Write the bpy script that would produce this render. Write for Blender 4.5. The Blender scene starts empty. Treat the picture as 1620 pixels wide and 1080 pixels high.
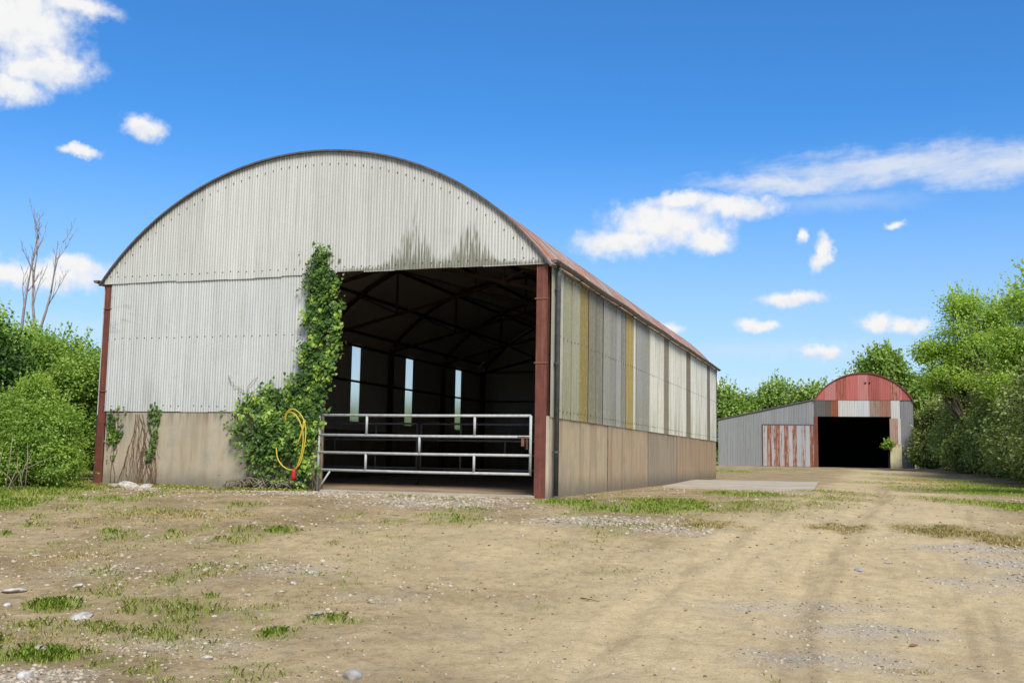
import bpy, bmesh, math, random
import numpy as np
from mathutils import Vector, Matrix
random.seed(7)
RNG = np.random.default_rng(11)
SC = bpy.context.scene
COL = SC.collection

# ------------------------------------------------------------------ camera
cam_d = bpy.data.cameras.new('camera'); cam = bpy.data.objects.new('camera', cam_d); COL.objects.link(cam)
cam_d.sensor_width = 36; cam_d.lens = 1632.3 / 1620 * 36; cam_d.clip_start = .1; cam_d.clip_end = 3000
cam.matrix_world = Matrix.Translation((0, 0, .8236)) @ Matrix.Rotation(math.pi/2 + .1106, 4, 'X') @ Matrix.Rotation(.0172, 4, 'Z')
SC.camera = cam

# ------------------------------------------------------------------ node helper
class NT:
    def __init__(s, tree): s.t = tree; s.t.nodes.clear()
    def n(s, typ, **kw):
        nd = s.t.nodes.new(typ)
        for k, v in kw.items(): setattr(nd, k, v)
        return nd
    def put(s, sock, v):
        if isinstance(v, bpy.types.NodeSocket): s.t.links.new(v, sock)
        elif v is not None:
            if isinstance(v, (tuple, list)) and len(v) == 3 and sock.type == 'RGBA': v = (*v, 1)
            sock.default_value = v
    def m(s, op, a, b=None, c=None, clamp=False):
        nd = s.n('ShaderNodeMath', operation=op, use_clamp=clamp)
        for i, v in enumerate((a, b, c)):
            if v is not None: s.put(nd.inputs[i], v)
        return nd.outputs[0]
    def mix(s, f, a, b, mode='MIX'):
        nd = s.n('ShaderNodeMix', data_type='RGBA', blend_type=mode, clamp_factor=True)
        s.put(nd.inputs[0], f); s.put(nd.inputs[6], a); s.put(nd.inputs[7], b)
        return nd.outputs[2]
    def noise(s, vec, scale, detail=4, rough=.55, dist=0, color=False):
        nd = s.n('ShaderNodeTexNoise'); s.put(nd.inputs['Vector'], vec)
        nd.inputs['Scale'].default_value = scale; nd.inputs['Detail'].default_value = detail
        nd.inputs['Roughness'].default_value = rough; nd.inputs['Distortion'].default_value = dist
        return nd.outputs[1 if color else 0]
    def vor(s, vec, scale, out='Distance'):
        nd = s.n('ShaderNodeTexVoronoi'); s.put(nd.inputs['Vector'], vec); nd.inputs['Scale'].default_value = scale
        return nd.outputs[out]
    def mr(s, v, a, b, c=0., d=1., smooth=True):
        nd = s.n('ShaderNodeMapRange', interpolation_type='SMOOTHSTEP' if smooth else 'LINEAR', clamp=True)
        for i, q in enumerate((v, a, b, c, d)): s.put(nd.inputs[i], q)
        return nd.outputs[0]
    def xyz(s, x, y, z):
        nd = s.n('ShaderNodeCombineXYZ')
        for i, q in enumerate((x, y, z)): s.put(nd.inputs[i], q)
        return nd.outputs[0]
    def sep(s, v):
        nd = s.n('ShaderNodeSeparateXYZ'); s.put(nd.inputs[0], v); return nd.outputs
    def vm(s, op, a, b=None):
        nd = s.n('ShaderNodeVectorMath', operation=op); s.put(nd.inputs[0], a)
        if b is not None: s.put(nd.inputs[1], b)
        return nd.outputs[0]
    def obj(s): return s.n('ShaderNodeTexCoord').outputs['Object']
    def pos(s): return s.n('ShaderNodeNewGeometry').outputs['Position']
    def back(s): return s.n('ShaderNodeNewGeometry').outputs['Backfacing']
    def info(s, k): return s.n('ShaderNodeObjectInfo').outputs[k]
    def attr(s, name, typ='GEOMETRY', out='Fac'):
        nd = s.n('ShaderNodeAttribute', attribute_name=name, attribute_type=typ); return nd.outputs[out]
    def bump(s, h, strength=.3, dist=.01):
        nd = s.n('ShaderNodeBump'); s.put(nd.inputs['Height'], h)
        nd.inputs['Strength'].default_value = strength; nd.inputs['Distance'].default_value = dist
        return nd.outputs[0]
    def out(s, sh, kind='ShaderNodeOutputMaterial'):
        o = s.n(kind); s.t.links.new(sh, o.inputs['Surface'])
    def bsdf(s, color, rough=.8, metal=0., normal=None, spec=.3):
        b = s.n('ShaderNodeBsdfPrincipled'); s.put(b.inputs['Base Color'], color); s.put(b.inputs['Roughness'], rough)
        s.put(b.inputs['Metallic'], metal); s.put(b.inputs['Specular IOR Level'], spec)
        if normal is not None: s.put(b.inputs['Normal'], normal)
        return b.outputs[0]

def material(name, fn):
    mt = bpy.data.materials.new(name); mt.use_nodes = True
    t = NT(mt.node_tree); t.out(fn(t)); return mt

# ------------------------------------------------------------------ sky
SUN_EL, SUN_AZ = math.radians(47), math.radians(165)      # azimuth from +Y (view direction) clockwise
world = bpy.data.worlds.new('World'); SC.world = world; world.use_nodes = True
w = NT(world.node_tree)
sky = w.n('ShaderNodeTexSky', sky_type='NISHITA', sun_disc=False, sun_elevation=SUN_EL, sun_rotation=SUN_AZ,
          air_density=1.0, dust_density=.25, ozone_density=3.0, altitude=100)
def pix(px, py):
    f, pi_, ro = 1632.3, .1106, .0172
    dx, dy = px-810, py-540; c, s = math.cos(ro), math.sin(ro)
    u = (dx*c+dy*s)/f; v = -(-dx*s+dy*c)/f
    y = math.cos(pi_)-v*math.sin(pi_); z = math.sin(pi_)+v*math.cos(pi_)
    L = math.sqrt(u*u+y*y+z*z)
    return math.degrees(math.atan2(u, y)), math.degrees(math.asin(z/L))
dirv = w.n('ShaderNodeTexCoord').outputs['Generated']
dx_, dy_, dz_ = w.sep(w.vm('NORMALIZE', dirv))[:3]
az = w.m('MULTIPLY', w.m('ARCTAN2', dx_, dy_), 57.2958)
el = w.m('MULTIPLY', w.m('ARCSINE', dz_), 57.2958)
skyvec = w.xyz(az, el, 0.)
wob = w.noise(skyvec, .55, 4, .6, color=True)
wx, wy = w.sep(wob)[:2]
az2 = w.m('ADD', az, w.m('MULTIPLY', w.m('SUBTRACT', wx, .5), 2.2))
el2 = w.m('ADD', el, w.m('MULTIPLY', w.m('SUBTRACT', wy, .5), 1.5))
def blobs(lst, a, e):
    acc = None
    for (x, y, hw, hh) in lst:
        a0, e0 = pix(x, y); k = 57.3/1632.3
        ra, re = hw*k, hh*k
        q = w.m('ADD', w.m('POWER', w.m('DIVIDE', w.m('SUBTRACT', a, a0), ra), 2.), w.m('POWER', w.m('DIVIDE', w.m('SUBTRACT', e, e0), re), 2.))
        v = w.m('SUBTRACT', 1., w.m('SQRT', q))
        acc = v if acc is None else w.m('SMOOTH_MAX', acc, v, .25)
    return acc
cum = [(35,40,105,62),(70,108,82,42),(12,140,55,26),(120,8,75,20),(226,203,38,24),(130,235,40,10),
       (50,436,150,28),(120,424,66,20),(1050,356,118,44),(985,384,96,28),(1165,326,84,24),(1122,382,52,24),(1082,318,60,18),
       (1300,398,17,36),(1262,368,12,18),(1252,468,66,16),(1198,515,46,13),(1388,508,34,20),(1436,514,34,17),
       (1305,553,36,11),(1058,524,28,15),(1350,596,36,12),(1136,606,26,18),(1418,356,22,8),(30,0,60,20)]
fine = w.noise(skyvec, .9, 7, .62)
cm = w.mr(w.m('ADD', blobs(cum, az2, el2), w.m('MULTIPLY', w.m('SUBTRACT', fine, .5), 1.15)), -.10, .72)
cirvec = w.xyz(w.m('MULTIPLY', az, .28), w.m('ADD', el, w.m('MULTIPLY', az, -.06)), 0.)
cirn = w.noise(cirvec, 1.1, 7, .65)
cir = blobs([(1420,262,250,36),(1250,288,170,20),(1600,258,200,36)], az2, el2)
cc = w.mr(w.m('ADD', cir, w.m('MULTIPLY', w.m('SUBTRACT', cirn, .5), 1.5)), -.15, 1.0)
veil = blobs([(1230,556,360,22),(1330,320,160,22),(150,520,420,30),(1180,640,500,60)], az2, el2)
vv = w.m('MULTIPLY', w.mr(w.m('ADD', veil, w.m('MULTIPLY', w.m('SUBTRACT', cirn, .5), .5)), -.1, 1.1), .28)
# broken cloud goes on out of view, its cover raised for neutral fill light
outside = w.m('MAXIMUM', w.mr(w.m('ABSOLUTE', az), 30., 42.), w.mr(el, 27., 38.))
gen = w.noise(w.xyz(dx_, dy_, w.m('MULTIPLY', dz_, 2.2)), 3.2, 7, .6)
gg = w.m('MULTIPLY', w.mr(gen, .47, .60), outside)
cloud = w.m('MAXIMUM', w.m('MAXIMUM', cm, w.m('MULTIPLY', cc, .85)), w.m('MAXIMUM', vv, gg))
skycol = w.mix(1., sky.outputs[0], w.mix(w.mr(el, 1., 15.), (.50, .76, .98), (.32, .79, 1.20)), 'MULTIPLY')
shade = w.mr(w.m('ADD', w.noise(skyvec, 1.0, 6, .6), w.m('MULTIPLY', w.m('SUBTRACT', blobs([(x_, y_-.35*h_, w_, h_) for x_, y_, w_, h_ in cum], az2, el2), .2), .22)), .32, .62)
skycol = w.mix(w.m('MULTIPLY', w.mr(el, 19., -1.), .62), skycol, (4.6, 5.5, 6.3))
ccol = w.mix(shade, (5.3, 5.6, 6.1), (6.3, 6.3, 6.3))
bg = w.n('ShaderNodeBackground'); w.put(bg.inputs[0], w.mix(cloud, skycol, ccol)); bg.inputs[1].default_value = .1
w.out(bg.outputs[0], 'ShaderNodeOutputWorld')

sun_d = bpy.data.lights.new('sun', 'SUN'); sun = bpy.data.objects.new('sun', sun_d); COL.objects.link(sun)
sun_d.energy = 3.2; sun_d.angle = math.radians(20); sun_d.color = (1, .95, .88)
sd = Vector((math.sin(SUN_AZ)*math.cos(SUN_EL), math.cos(SUN_AZ)*math.cos(SUN_EL), math.sin(SUN_EL)))
sun.rotation_euler = sd.to_track_quat('Z', 'Y').to_euler(); sun.location = sd*60
vs = SC.view_settings; vs.view_transform = 'Standard'; vs.look = 'None'; vs.gamma = 1; vs.exposure = 0.55; vs.use_curve_mapping = False
SC.cycles.max_bounces = 10; SC.cycles.diffuse_bounces = 6; SC.cycles.transparent_max_bounces = 8

# ------------------------------------------------------------------ object helpers
def tag(o, label=None, cat=None, group=None, kind=None):
    for k, v in (('label', label), ('category', cat), ('group', group), ('kind', kind)):
        if v: o[k] = v
    return o
def empty(name, loc=(0, 0, 0), rz=0, **kw):
    o = bpy.data.objects.new(name, None); COL.objects.link(o); o.location = loc; o.rotation_euler = (0, 0, rz)
    o.empty_display_size = .3
    return tag(o, **kw)
def link(name, me, mt=None, parent=None, loc=None, color=None, rust=None):
    o = bpy.data.objects.new(name, me); COL.objects.link(o); o.parent = parent
    if mt is not None and not me.materials: me.materials.append(mt)
    if loc is not None: o.location = loc
    if color is not None: o.color = (*color, 1)
    if rust is not None: o['rust'] = float(rust)
    return o
def pymesh(name, v, f, smooth=False):
    me = bpy.data.meshes.new(name); me.from_pydata([tuple(p) for p in v], [], f); me.update()
    if smooth: me.shade_smooth()
    return me
class G:
    """gathers simple shapes into one mesh"""
    def __init__(s): s.v = []; s.f = []
    def add(s, v, f):
        n = len(s.v); s.v += [tuple(p) for p in v]; s.f += [tuple(i+n for i in q) for q in f]
    def box(s, x0, x1, y0, y1, z0, z1):
        s.add([(x, y, z) for z in (z0, z1) for y in (y0, y1) for x in (x0, x1)],
              [(0,2,3,1),(4,5,7,6),(0,1,5,4),(2,6,7,3),(0,4,6,2),(1,3,7,5)])
    def beam(s, a, b, w_, h):
        a, b = Vector(a), Vector(b); d = (b-a).normalized()
        up = Vector((0,0,1)) if abs(d.z) < .95 else Vector((0,1,0))
        r = d.cross(up).normalized()*w_/2; u = r.cross(d).normalized()*h/2
        s.add([a-r-u, a+r-u, a+r+u, a-r+u, b-r-u, b+r-u, b+r+u, b-r+u],
              [(0,1,2,3),(7,6,5,4),(0,4,5,1),(1,5,6,2),(2,6,7,3),(3,7,4,0)])
    def tube(s, pts, rad, n=8, cap=True):
        pts = [Vector(p) for p in pts]
        if not isinstance(rad, (list, tuple)): rad = [rad]*len(pts)
        rings = []; ref = None
        for i, p in enumerate(pts):
            d = (pts[min(i+1, len(pts)-1)]-pts[max(i-1, 0)]).normalized()
            if ref is None: ref = d.orthogonal().normalized()
            ref = (ref-d*ref.dot(d)).normalized(); bi = d.cross(ref)
            rings.append([p+(ref*math.cos(2*math.pi*k/n)+bi*math.sin(2*math.pi*k/n))*rad[i] for k in range(n)])
        v = [q for r in rings for q in r]; f = []
        for i in range(len(pts)-1):
            for k in range(n):
                f.append((i*n+k, i*n+(k+1) % n, (i+1)*n+(k+1) % n, (i+1)*n+k))
        if cap: f.append(tuple(range(n))[::-1]); f.append(tuple((len(pts)-1)*n+k for k in range(n)))
        s.add(v, f)
    def mesh(s, name='m', smooth=False): return pymesh(name, s.v, s.f, smooth)
    def obj(s, name, mt, parent=None, smooth=False, **kw): return link(name, s.mesh(name, smooth), mt, parent, **kw)

def vnoise(x, y, seed=0):
    x = np.asarray(x, float); y = np.asarray(y, float)
    xi = np.floor(x).astype(np.int64); yi = np.floor(y).astype(np.int64); xf = x-xi; yf = y-yi
    def h(a, b):
        n = (a*374761393+b*668265263+seed*1442695041) & 0xffffffff
        n = ((n ^ (n >> 13))*1274126177) & 0xffffffff
        return ((n ^ (n >> 16)) & 0xffff)/65535.
    u = xf*xf*(3-2*xf); v = yf*yf*(3-2*yf)
    return (h(xi, yi)*(1-u)+h(xi+1, yi)*u)*(1-v)+(h(xi, yi+1)*(1-u)+h(xi+1, yi+1)*u)*v
def fbm(x, y, o=4, seed=0):
    s = 0; a = .5; t = 0
    for i in range(o):
        s = s+a*vnoise(x*2**i, y*2**i, seed+i); t += a; a *= .55
    return s/t
def sstep(a, b, x):
    t = np.clip((x-a)/(b-a), 0, 1); return t*t*(3-2*t)

# ------------------------------------------------------------------ materials
def sheet_mat(name, inner, stain=None, rough=.6):
    def fn(t):
        o = t.obj(); x, y, z = t.sep(o)[:3]
        hx = t.m('ADD', t.m('ADD', x, y), t.m('MULTIPLY', t.info('Random'), 57.))
        base = t.info('Color'); rust = t.attr('rust', 'OBJECT')
        st = t.noise(t.xyz(t.m('MULTIPLY', hx, 9.), 0., t.m('MULTIPLY', z, .35)), 1., 5, .6)
        st2 = t.noise(t.xyz(t.m('MULTIPLY', hx, 26.), 0., t.m('MULTIPLY', z, 1.2)), 1., 4, .65)
        mot = t.noise(o, 14., 5, .7)
        c = t.mix(t.mr(st, .35, .75), base, t.mix(1., base, (.82, .82, .79, 1), 'MULTIPLY'))
        c = t.mix(t.m('MULTIPLY', t.mr(st2, .5, .8), .4), c, t.mix(1., base, (.5, .49, .45, 1), 'MULTIPLY'))
        c = t.mix(t.m('MULTIPLY', t.mr(mot, .5, .75), .3), c, t.mix(1., base, (.6, .6, .56, 1), 'MULTIPLY'))
        big = t.noise(t.xyz(hx, 0., z), 1.1, 4, .6)
        c = t.mix(t.m('MULTIPLY', t.mr(big, .5, .75), .35), c, t.mix(1., base, (.72, .73, .68, 1), 'MULTIPLY'))
        rn = t.m('ADD', t.m('MULTIPLY', st, .6), t.m('MULTIPLY', t.noise(t.xyz(t.m('MULTIPLY', hx, 3.), 0., t.m('MULTIPLY', z, .8)), 2.3, 6, .7), .5))
        rm = t.mr(rn, t.m('SUBTRACT', .86, t.m('MULTIPLY', rust, .48)), t.m('SUBTRACT', .98, t.m('MULTIPLY', rust, .48)))
        rc = t.mix(t.noise(o, 9., 4, .6), (.13, .032, .014), (.34, .12, .06))
        c = t.mix(t.m('MULTIPLY', rm, t.mr(rust, 0., .05)), c, rc)
        if stain: c = stain(t, c, x, y, z, st, st2)
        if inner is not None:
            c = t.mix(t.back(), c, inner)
        return t.bsdf(c, rough, 0., t.bump(mot, .15, .004), .25)
    return material(name, fn)

def front_stain(t, c, x, y, z, st, st2):
    # algae hanging from the lintel edge, drips under the roof edge, a few scuffs
    def g(x0, wd): return t.m('EXPONENT', t.m('MULTIPLY', t.m('POWER', t.m('DIVIDE', t.m('SUBTRACT', x, x0), wd), 2.), -1.))
    hz = t.m('SUBTRACT', z, 4.85)
    reach = t.m('ADD', t.m('ADD', t.m('MULTIPLY', g(-3.1, .42), 1.75), t.m('MULTIPLY', g(-1.75, .42), 1.45)), .17)
    reach = t.m('MULTIPLY', reach, t.m('ADD', t.m('MULTIPLY', t.noise(t.xyz(t.m('MULTIPLY', x, 9.), 0., 3.), 1., 3, .7), 1.5), .1))
    up = t.m('SUBTRACT', 1., t.m('DIVIDE', hz, reach), clamp=True)
    dens = t.mr(t.m('ADD', t.m('MULTIPLY', st2, 1.35), t.m('MULTIPLY', up, .4)), .80, 1.0)
    door = t.m('MULTIPLY', t.mr(x, -5.6, -4.2), t.mr(hz, -.02, .01))
    c = t.mix(t.m('MULTIPLY', t.m('MULTIPLY', dens, t.mr(up, 0., .5)), t.m('MULTIPLY', door, .8)), c, (.125, .125, .07))
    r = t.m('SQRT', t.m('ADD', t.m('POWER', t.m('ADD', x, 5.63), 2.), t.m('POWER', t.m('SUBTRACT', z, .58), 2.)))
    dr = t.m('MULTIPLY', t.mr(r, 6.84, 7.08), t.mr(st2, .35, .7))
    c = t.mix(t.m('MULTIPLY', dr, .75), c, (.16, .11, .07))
    # faint algae towards the foot of the lower sheets
    lo = t.m('MULTIPLY', t.mr(z, 2.6, 1.7), t.mr(st2, .45, .72))
    c = t.mix(t.m('MULTIPLY', lo, .45), c, (.2, .21, .14))
    sc = t.m('MULTIPLY', t.mr(t.noise(t.xyz(t.m('MULTIPLY', x, 3.), 0., t.m('MULTIPLY', z, 1.4)), 1.6, 5, .7), .6, .74), t.mr(z, 4.8, 2.5))
    c = t.mix(t.m('MULTIPLY', sc, .35), c, (.23, .24, .23))
    # swirling scrape marks in the top left corner of the lower sheets
    wn = t.noise(t.xyz(t.m('MULTIPLY', x, 1.2), 0., t.m('MULTIPLY', t.m('ADD', z, t.m('MULTIPLY', x, .15)), 6.)), 1., 4, .6, .6)
    sw = t.m('MULTIPLY', t.m('MULTIPLY', t.mr(wn, .52, .66), t.mr(x, -10.0, -10.8)), t.m('MULTIPLY', t.mr(z, 3.2, 3.7), t.mr(z, 4.8, 4.5)))
    return t.mix(t.m('MULTIPLY', sw, .5), c, (.22, .25, .25))

def side_stain(t, c, x, y, z, st, st2):
    g = t.m('MULTIPLY', t.mr(z, 3.0, 1.7), t.mr(st, .4, .62))
    c = t.mix(t.m('MULTIPLY', g, .4), c, (.20, .20, .09))
    moss = t.noise(t.xyz(t.m('ADD', x, y), 0., t.m('MULTIPLY', z, .5)), 22., 5, .7)
    c = t.mix(t.m('MULTIPLY', t.mr(moss, .52, .68), .5), c, (.44, .45, .40))
    li = t.noise(t.xyz(t.m('ADD', x, y), t.m('MULTIPLY', t.info('Random'), 9.), z), 9., 6, .75)
    c = t.mix(t.m('MULTIPLY', t.mr(li, .5, .68), .5), c, t.mix(1., c, (.62, .62, .55, 1), 'MULTIPLY'))
    pat = t.noise(t.xyz(t.m('ADD', t.m('MULTIPLY', y, 6.), t.m('MULTIPLY', t.info('Random'), 31.)), 0., t.m('MULTIPLY', z, .25)), 1., 4, .6)
    return t.mix(t.m('MULTIPLY', t.mr(pat, .5, .66), .6), c, (.25, .25, .13))

M = {}
M['front'] = sheet_mat('light_grey_sheet', (.50, .50, .48), front_stain)
M['side'] = sheet_mat('weathered_side_sheet', (.52, .52, .50), side_stain)
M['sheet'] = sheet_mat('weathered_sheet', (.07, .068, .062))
def _roof(t):
    o = t.pos(); a = t.noise(o, 1.4, 6, .7); b = t.noise(o, 7., 5, .7)
    c = t.mix(t.mr(a, .4, .62), t.mix(b, (.30, .11, .055), (.50, .25, .15)), (.40, .35, .31))
    c = t.mix(1., c, t.mix(t.info('Random'), (.8, .8, .8), (1.15, 1.1, 1.1)), 'MULTIPLY')
    return t.bsdf(t.mix(t.back(), c, (.48, .46, .43)), .75)
M['roof'] = material('rusted_roof_sheet', _roof)
def _conc(base, streak, dark):
    def fn(t):
        o = t.obj(); x, y, z = t.sep(o)[:3]; h = t.m('ADD', x, y)
        col = t.mix(1., base, t.info('Color'), 'MULTIPLY')
        s1 = t.noise(t.xyz(t.m('MULTIPLY', h, 3.2), 0., t.m('MULTIPLY', z, .35)), 1., 5, .6)
        s2 = t.noise(t.xyz(t.m('MULTIPLY', h, 11.), 0., t.m('MULTIPLY', z, .9)), 1., 5, .65)
        m1 = t.noise(o, 3., 6, .65); m2 = t.noise(o, 40., 4, .7)
        c = t.mix(t.m('MULTIPLY', t.mr(s1, .42, .68), .75), col, t.mix(1., streak, t.info('Color'), 'MULTIPLY'))
        c = t.mix(t.m('MULTIPLY', t.mr(s2, .5, .75), .28), c, dark)
        m3 = t.noise(t.xyz(h, 0., t.m('MULTIPLY', z, .7)), 1.6, 6, .68)
        c = t.mix(t.m('MULTIPLY', t.mr(m3, .46, .66), .45), c, (.30, .29, .21))
        c = t.mix(t.m('MULTIPLY', t.mr(m1, .45, .75), .4), c, (.24, .25, .18))
        foot = t.m('MULTIPLY', t.mr(t.m('ADD', z, t.m('MULTIPLY', m1, .5)), .75, .2), .7)
        c = t.mix(foot, c, (.12, .11, .085))
        top = t.m('MULTIPLY', t.mr(z, 1.35, 1.72), t.mr(s2, .4, .65))
        c = t.mix(t.m('MULTIPLY', top, .5), c, (.13, .10, .07))
        c = t.mix(t.m('MULTIPLY', t.mr(m2, .5, .8), .25), c, (.5, .46, .38))
        return t.bsdf(c, .9, 0., t.bump(m2, .4, .006), .2)
    return fn
M['conc_front'] = material('front_concrete', _conc((.44, .37, .26, 1), (.34, .26, .16, 1), (.14, .10, .07)))
M['conc_side'] = material('side_concrete', _conc((.50, .40, .26, 1), (.33, .24, .15, 1), (.13, .075, .045)))
def _slab(t):
    o = t.pos(); m1 = t.noise(o, .8, 6, .65); m2 = t.noise(o, 30., 4, .7)
    c = t.mix(t.mr(m1, .35, .7), (.50, .44, .34), (.37, .31, .22)); c = t.mix(t.m('MULTIPLY', m2, .4), c, (.2, .17, .12))
    return t.bsdf(c, .9, 0., t.bump(m2, .3, .005), .2)
M['slab'] = material('pad_concrete', _slab)
def _floor(t):
    o = t.pos(); m1 = t.noise(o, 1.3, 6, .65); m2 = t.noise(o, 22., 5, .7)
    c = t.mix(t.mr(m1, .3, .7), (.40, .29, .19), (.28, .205, .135)); c = t.mix(t.m('MULTIPLY', t.mr(m2, .5, .75), .5), c, (.24, .18, .12))
    return t.bsdf(c, .95, 0., t.bump(m2, .6, .02), .1)
M['floor'] = material('earthy_floor', _floor)
def _oxide(t):
    o = t.obj(); n1 = t.noise(o, 3., 6, .7); x, y, z = t.sep(o)[:3]
    s = t.noise(t.xyz(t.m('MULTIPLY', x, 18.), t.m('MULTIPLY', y, 18.), t.m('MULTIPLY', z, .8)), 1., 4, .6)
    c = t.mix(t.mr(n1, .35, .7), (.17, .052, .034), (.11, .038, .026)); c = t.mix(t.m('MULTIPLY', t.mr(s, .5, .75), .6), c, (.27, .12, .07))
    return t.bsdf(c, .65, 0., t.bump(n1, .2, .004), .3)
M['oxide'] = material('red_oxide_steel', _oxide)
def flat(name, a, b=None, rough=.7, metal=0., scale=6., spec=.3):
    b = b or tuple(q*.7 for q in a)
    return material(name, lambda t: t.bsdf(t.mix(t.mr(t.noise(t.obj(), scale, 5, .65), .35, .7), a, b), rough, metal, None, spec))
M['darksteel'] = flat('dark_steel', (.09, .06, .05), (.05, .035, .03), .7)
M['trim'] = flat('roof_edge_steel', (.13, .105, .10), (.075, .065, .065), .6)
M['gutter'] = flat('dull_gutter', (.12, .10, .09), (.17, .13, .10), .6, scale=3.)
M['pipe'] = flat('grey_downpipe', (.085, .085, .085), (.055, .06, .06), .5)
M['galv'] = flat('galvanised_tube', (.46, .46, .43), (.34, .34, .31), .6, .0, 9.)
M['galv_dull'] = flat('dull_galvanised_tube', (.22, .21, .20), (.15, .14, .13), .55, .2, 9.)
M['rustbit'] = flat('rusty_iron', (.22, .11, .06), (.12, .06, .04), .8)
M['bolt'] = flat('bolt_head', (.10, .085, .07), (.06, .05, .045), .7)
M['hose'] = flat('yellow_hose', (.62, .46, .05), (.48, .33, .04), .4)
M['red'] = flat('red_plastic', (.50, .02, .025), (.35, .02, .02), .4)
M['white_strip'] = flat('white_strip', (.75, .75, .72), None, .5)
M['black'] = flat('joint_and_shade_black', (.02, .019, .018), (.012, .012, .011), .9)  # near-black: far shed's interior shade put into wall and floor colour; also joint filler
def _trans(t):
    o = t.obj(); x, y, z = t.sep(o)[:3]
    st = t.noise(t.xyz(t.m('MULTIPLY', y, 12.), 0., t.m('MULTIPLY', z, .5)), 1., 4, .6)
    c = t.mix(t.m('MULTIPLY', t.mr(st, .45, .8), .35), (.95, .96, .95), (.75, .74, .66))
    c = t.mix(t.m('MULTIPLY', t.mr(t.m('ADD', z, t.m('MULTIPLY', t.noise(o, 9., 4, .7), .5)), 2.35, 2.05), .85), c, (.10, .13, .07))
    a = t.n('ShaderNodeBsdfTranslucent'); t.put(a.inputs[0], c)
    d = t.n('ShaderNodeBsdfRefraction'); t.put(d.inputs['Color'], t.mix(1., c, (1., .90, .83, 1), 'MULTIPLY')); d.inputs['Roughness'].default_value = .65; d.inputs['IOR'].default_value = 1.03
    m_ = t.n('ShaderNodeMixShader'); m_.inputs[0].default_value = .93
    t.t.links.new(a.outputs[0], m_.inputs[1]); t.t.links.new(d.outputs[0], m_.inputs[2]); return m_.outputs[0]
M['translucent'] = material('clear_plastic_sheet', _trans)

def leaf_mat(name, c0, c1, c2, trans=.35, rough=.5):
    def fn(t):
        v = t.attr('var')
        r = t.n('ShaderNodeValToRGB'); e = r.color_ramp.elements
        e[0].position = .1; e[0].color = (*c0, 1); e[1].position = .9; e[1].color = (*c2, 1)
        k = e.new(.5); k.color = (*c1, 1)
        t.put(r.inputs[0], v)
        p = t.bsdf(r.outputs[0], rough, 0., None, .25)
        tr = t.n('ShaderNodeBsdfTranslucent'); t.put(tr.inputs[0], t.mix(1., r.outputs[0], (1.25, 1.35, .6, 1), 'MULTIPLY'))
        m_ = t.n('ShaderNodeMixShader'); m_.inputs[0].default_value = trans
        t.t.links.new(p, m_.inputs[1]); t.t.links.new(tr.outputs[0], m_.inputs[2]); return m_.outputs[0]
    return material(name, fn)
M['leaf_ivy'] = leaf_mat('ivy_leaf', (.05, .10, .02), (.11, .20, .035), (.33, .46, .07), .22, .4)
M['leaf_bush'] = leaf_mat('bush_leaf', (.13, .21, .04), (.27, .41, .07), (.48, .58, .15), .45)
M['leaf_dark'] = leaf_mat('dark_leaf', (.025, .06, .012), (.05, .11, .018), (.10, .19, .03), .2)
M['leaf_ash'] = leaf_mat('ash_leaf', (.18, .28, .04), (.36, .50, .08), (.58, .68, .18), .48)
M['leaf_hedge'] = leaf_mat('hedge_leaf', (.12, .16, .045), (.24, .32, .07), (.46, .48, .18), .28)
M['leaf_tree'] = leaf_mat('tree_leaf', (.11, .19, .035), (.23, .35, .06), (.40, .50, .14), .32)
M['leaf_brown'] = leaf_mat('brown_leaf', (.12, .07, .04), (.24, .16, .09), (.34, .27, .15), .2)
M['blossom'] = leaf_mat('cream_blossom', (.5, .5, .32), (.62, .62, .45), (.72, .72, .58), .2)
M['grass'] = leaf_mat('grass_blade', (.42, .34, .13), (.28, .36, .05), (.30, .46, .05), .35, .6)
M['drygrass'] = leaf_mat('dry_grass_blade', (.40, .28, .13), (.54, .42, .20), (.44, .42, .14), .25, .8)
M['bark'] = flat('bark', (.14, .11, .08), (.08, .065, .05), .9, scale=12.)
M['deadbark'] = flat('pale_dead_bark', (.36, .30, .27), (.22, .18, .17), .9, scale=5.)
M['vine'] = flat('dead_vine', (.20, .11, .065), (.12, .07, .04), .9, scale=12.)
M['vine_pale'] = flat('pale_vine', (.28, .24, .17), (.18, .14, .09), .9, scale=12.)
def _stone(t):
    v = t.attr('var'); n_ = t.noise(t.obj(), 30., 4, .6)
    return t.bsdf(t.mix(t.m('MULTIPLY', n_, .5), t.mix(v, (.33, .26, .17), (.54, .48, .39)), (.42, .34, .22)), .9, 0., None, .2)
M['pebble'] = material('pebble', _stone)
def _bigstone(t):
    n_ = t.noise(t.obj(), 14., 6, .7)
    return t.bsdf(t.mix(t.mr(n_, .3, .7), t.info('Color'), (.24, .20, .15)), .9, 0., t.bump(n_, .5, .01), .2)
M['stone'] = material('stone', _bigstone)

# ------------------------------------------------------------------ barn frame of reference
YAW = .3234; PX, PY = .7407, 21.3456; BW, BL, BH, BJ = 11.26, 26.64, 4.87, 1.70
def W2(a, b, z=0.):
    """barn coordinates (a along the front to the left, b back along the side) to world"""
    return (PX-a*math.cos(YAW)+b*math.sin(YAW), PY+a*math.sin(YAW)+b*math.cos(YAW), z)
def inv(x, y):
    dx, dy = x-PX, y-PY
    return -dx*np.cos(YAW)+dy*np.sin(YAW), dx*np.sin(YAW)+dy*np.cos(YAW)

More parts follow.
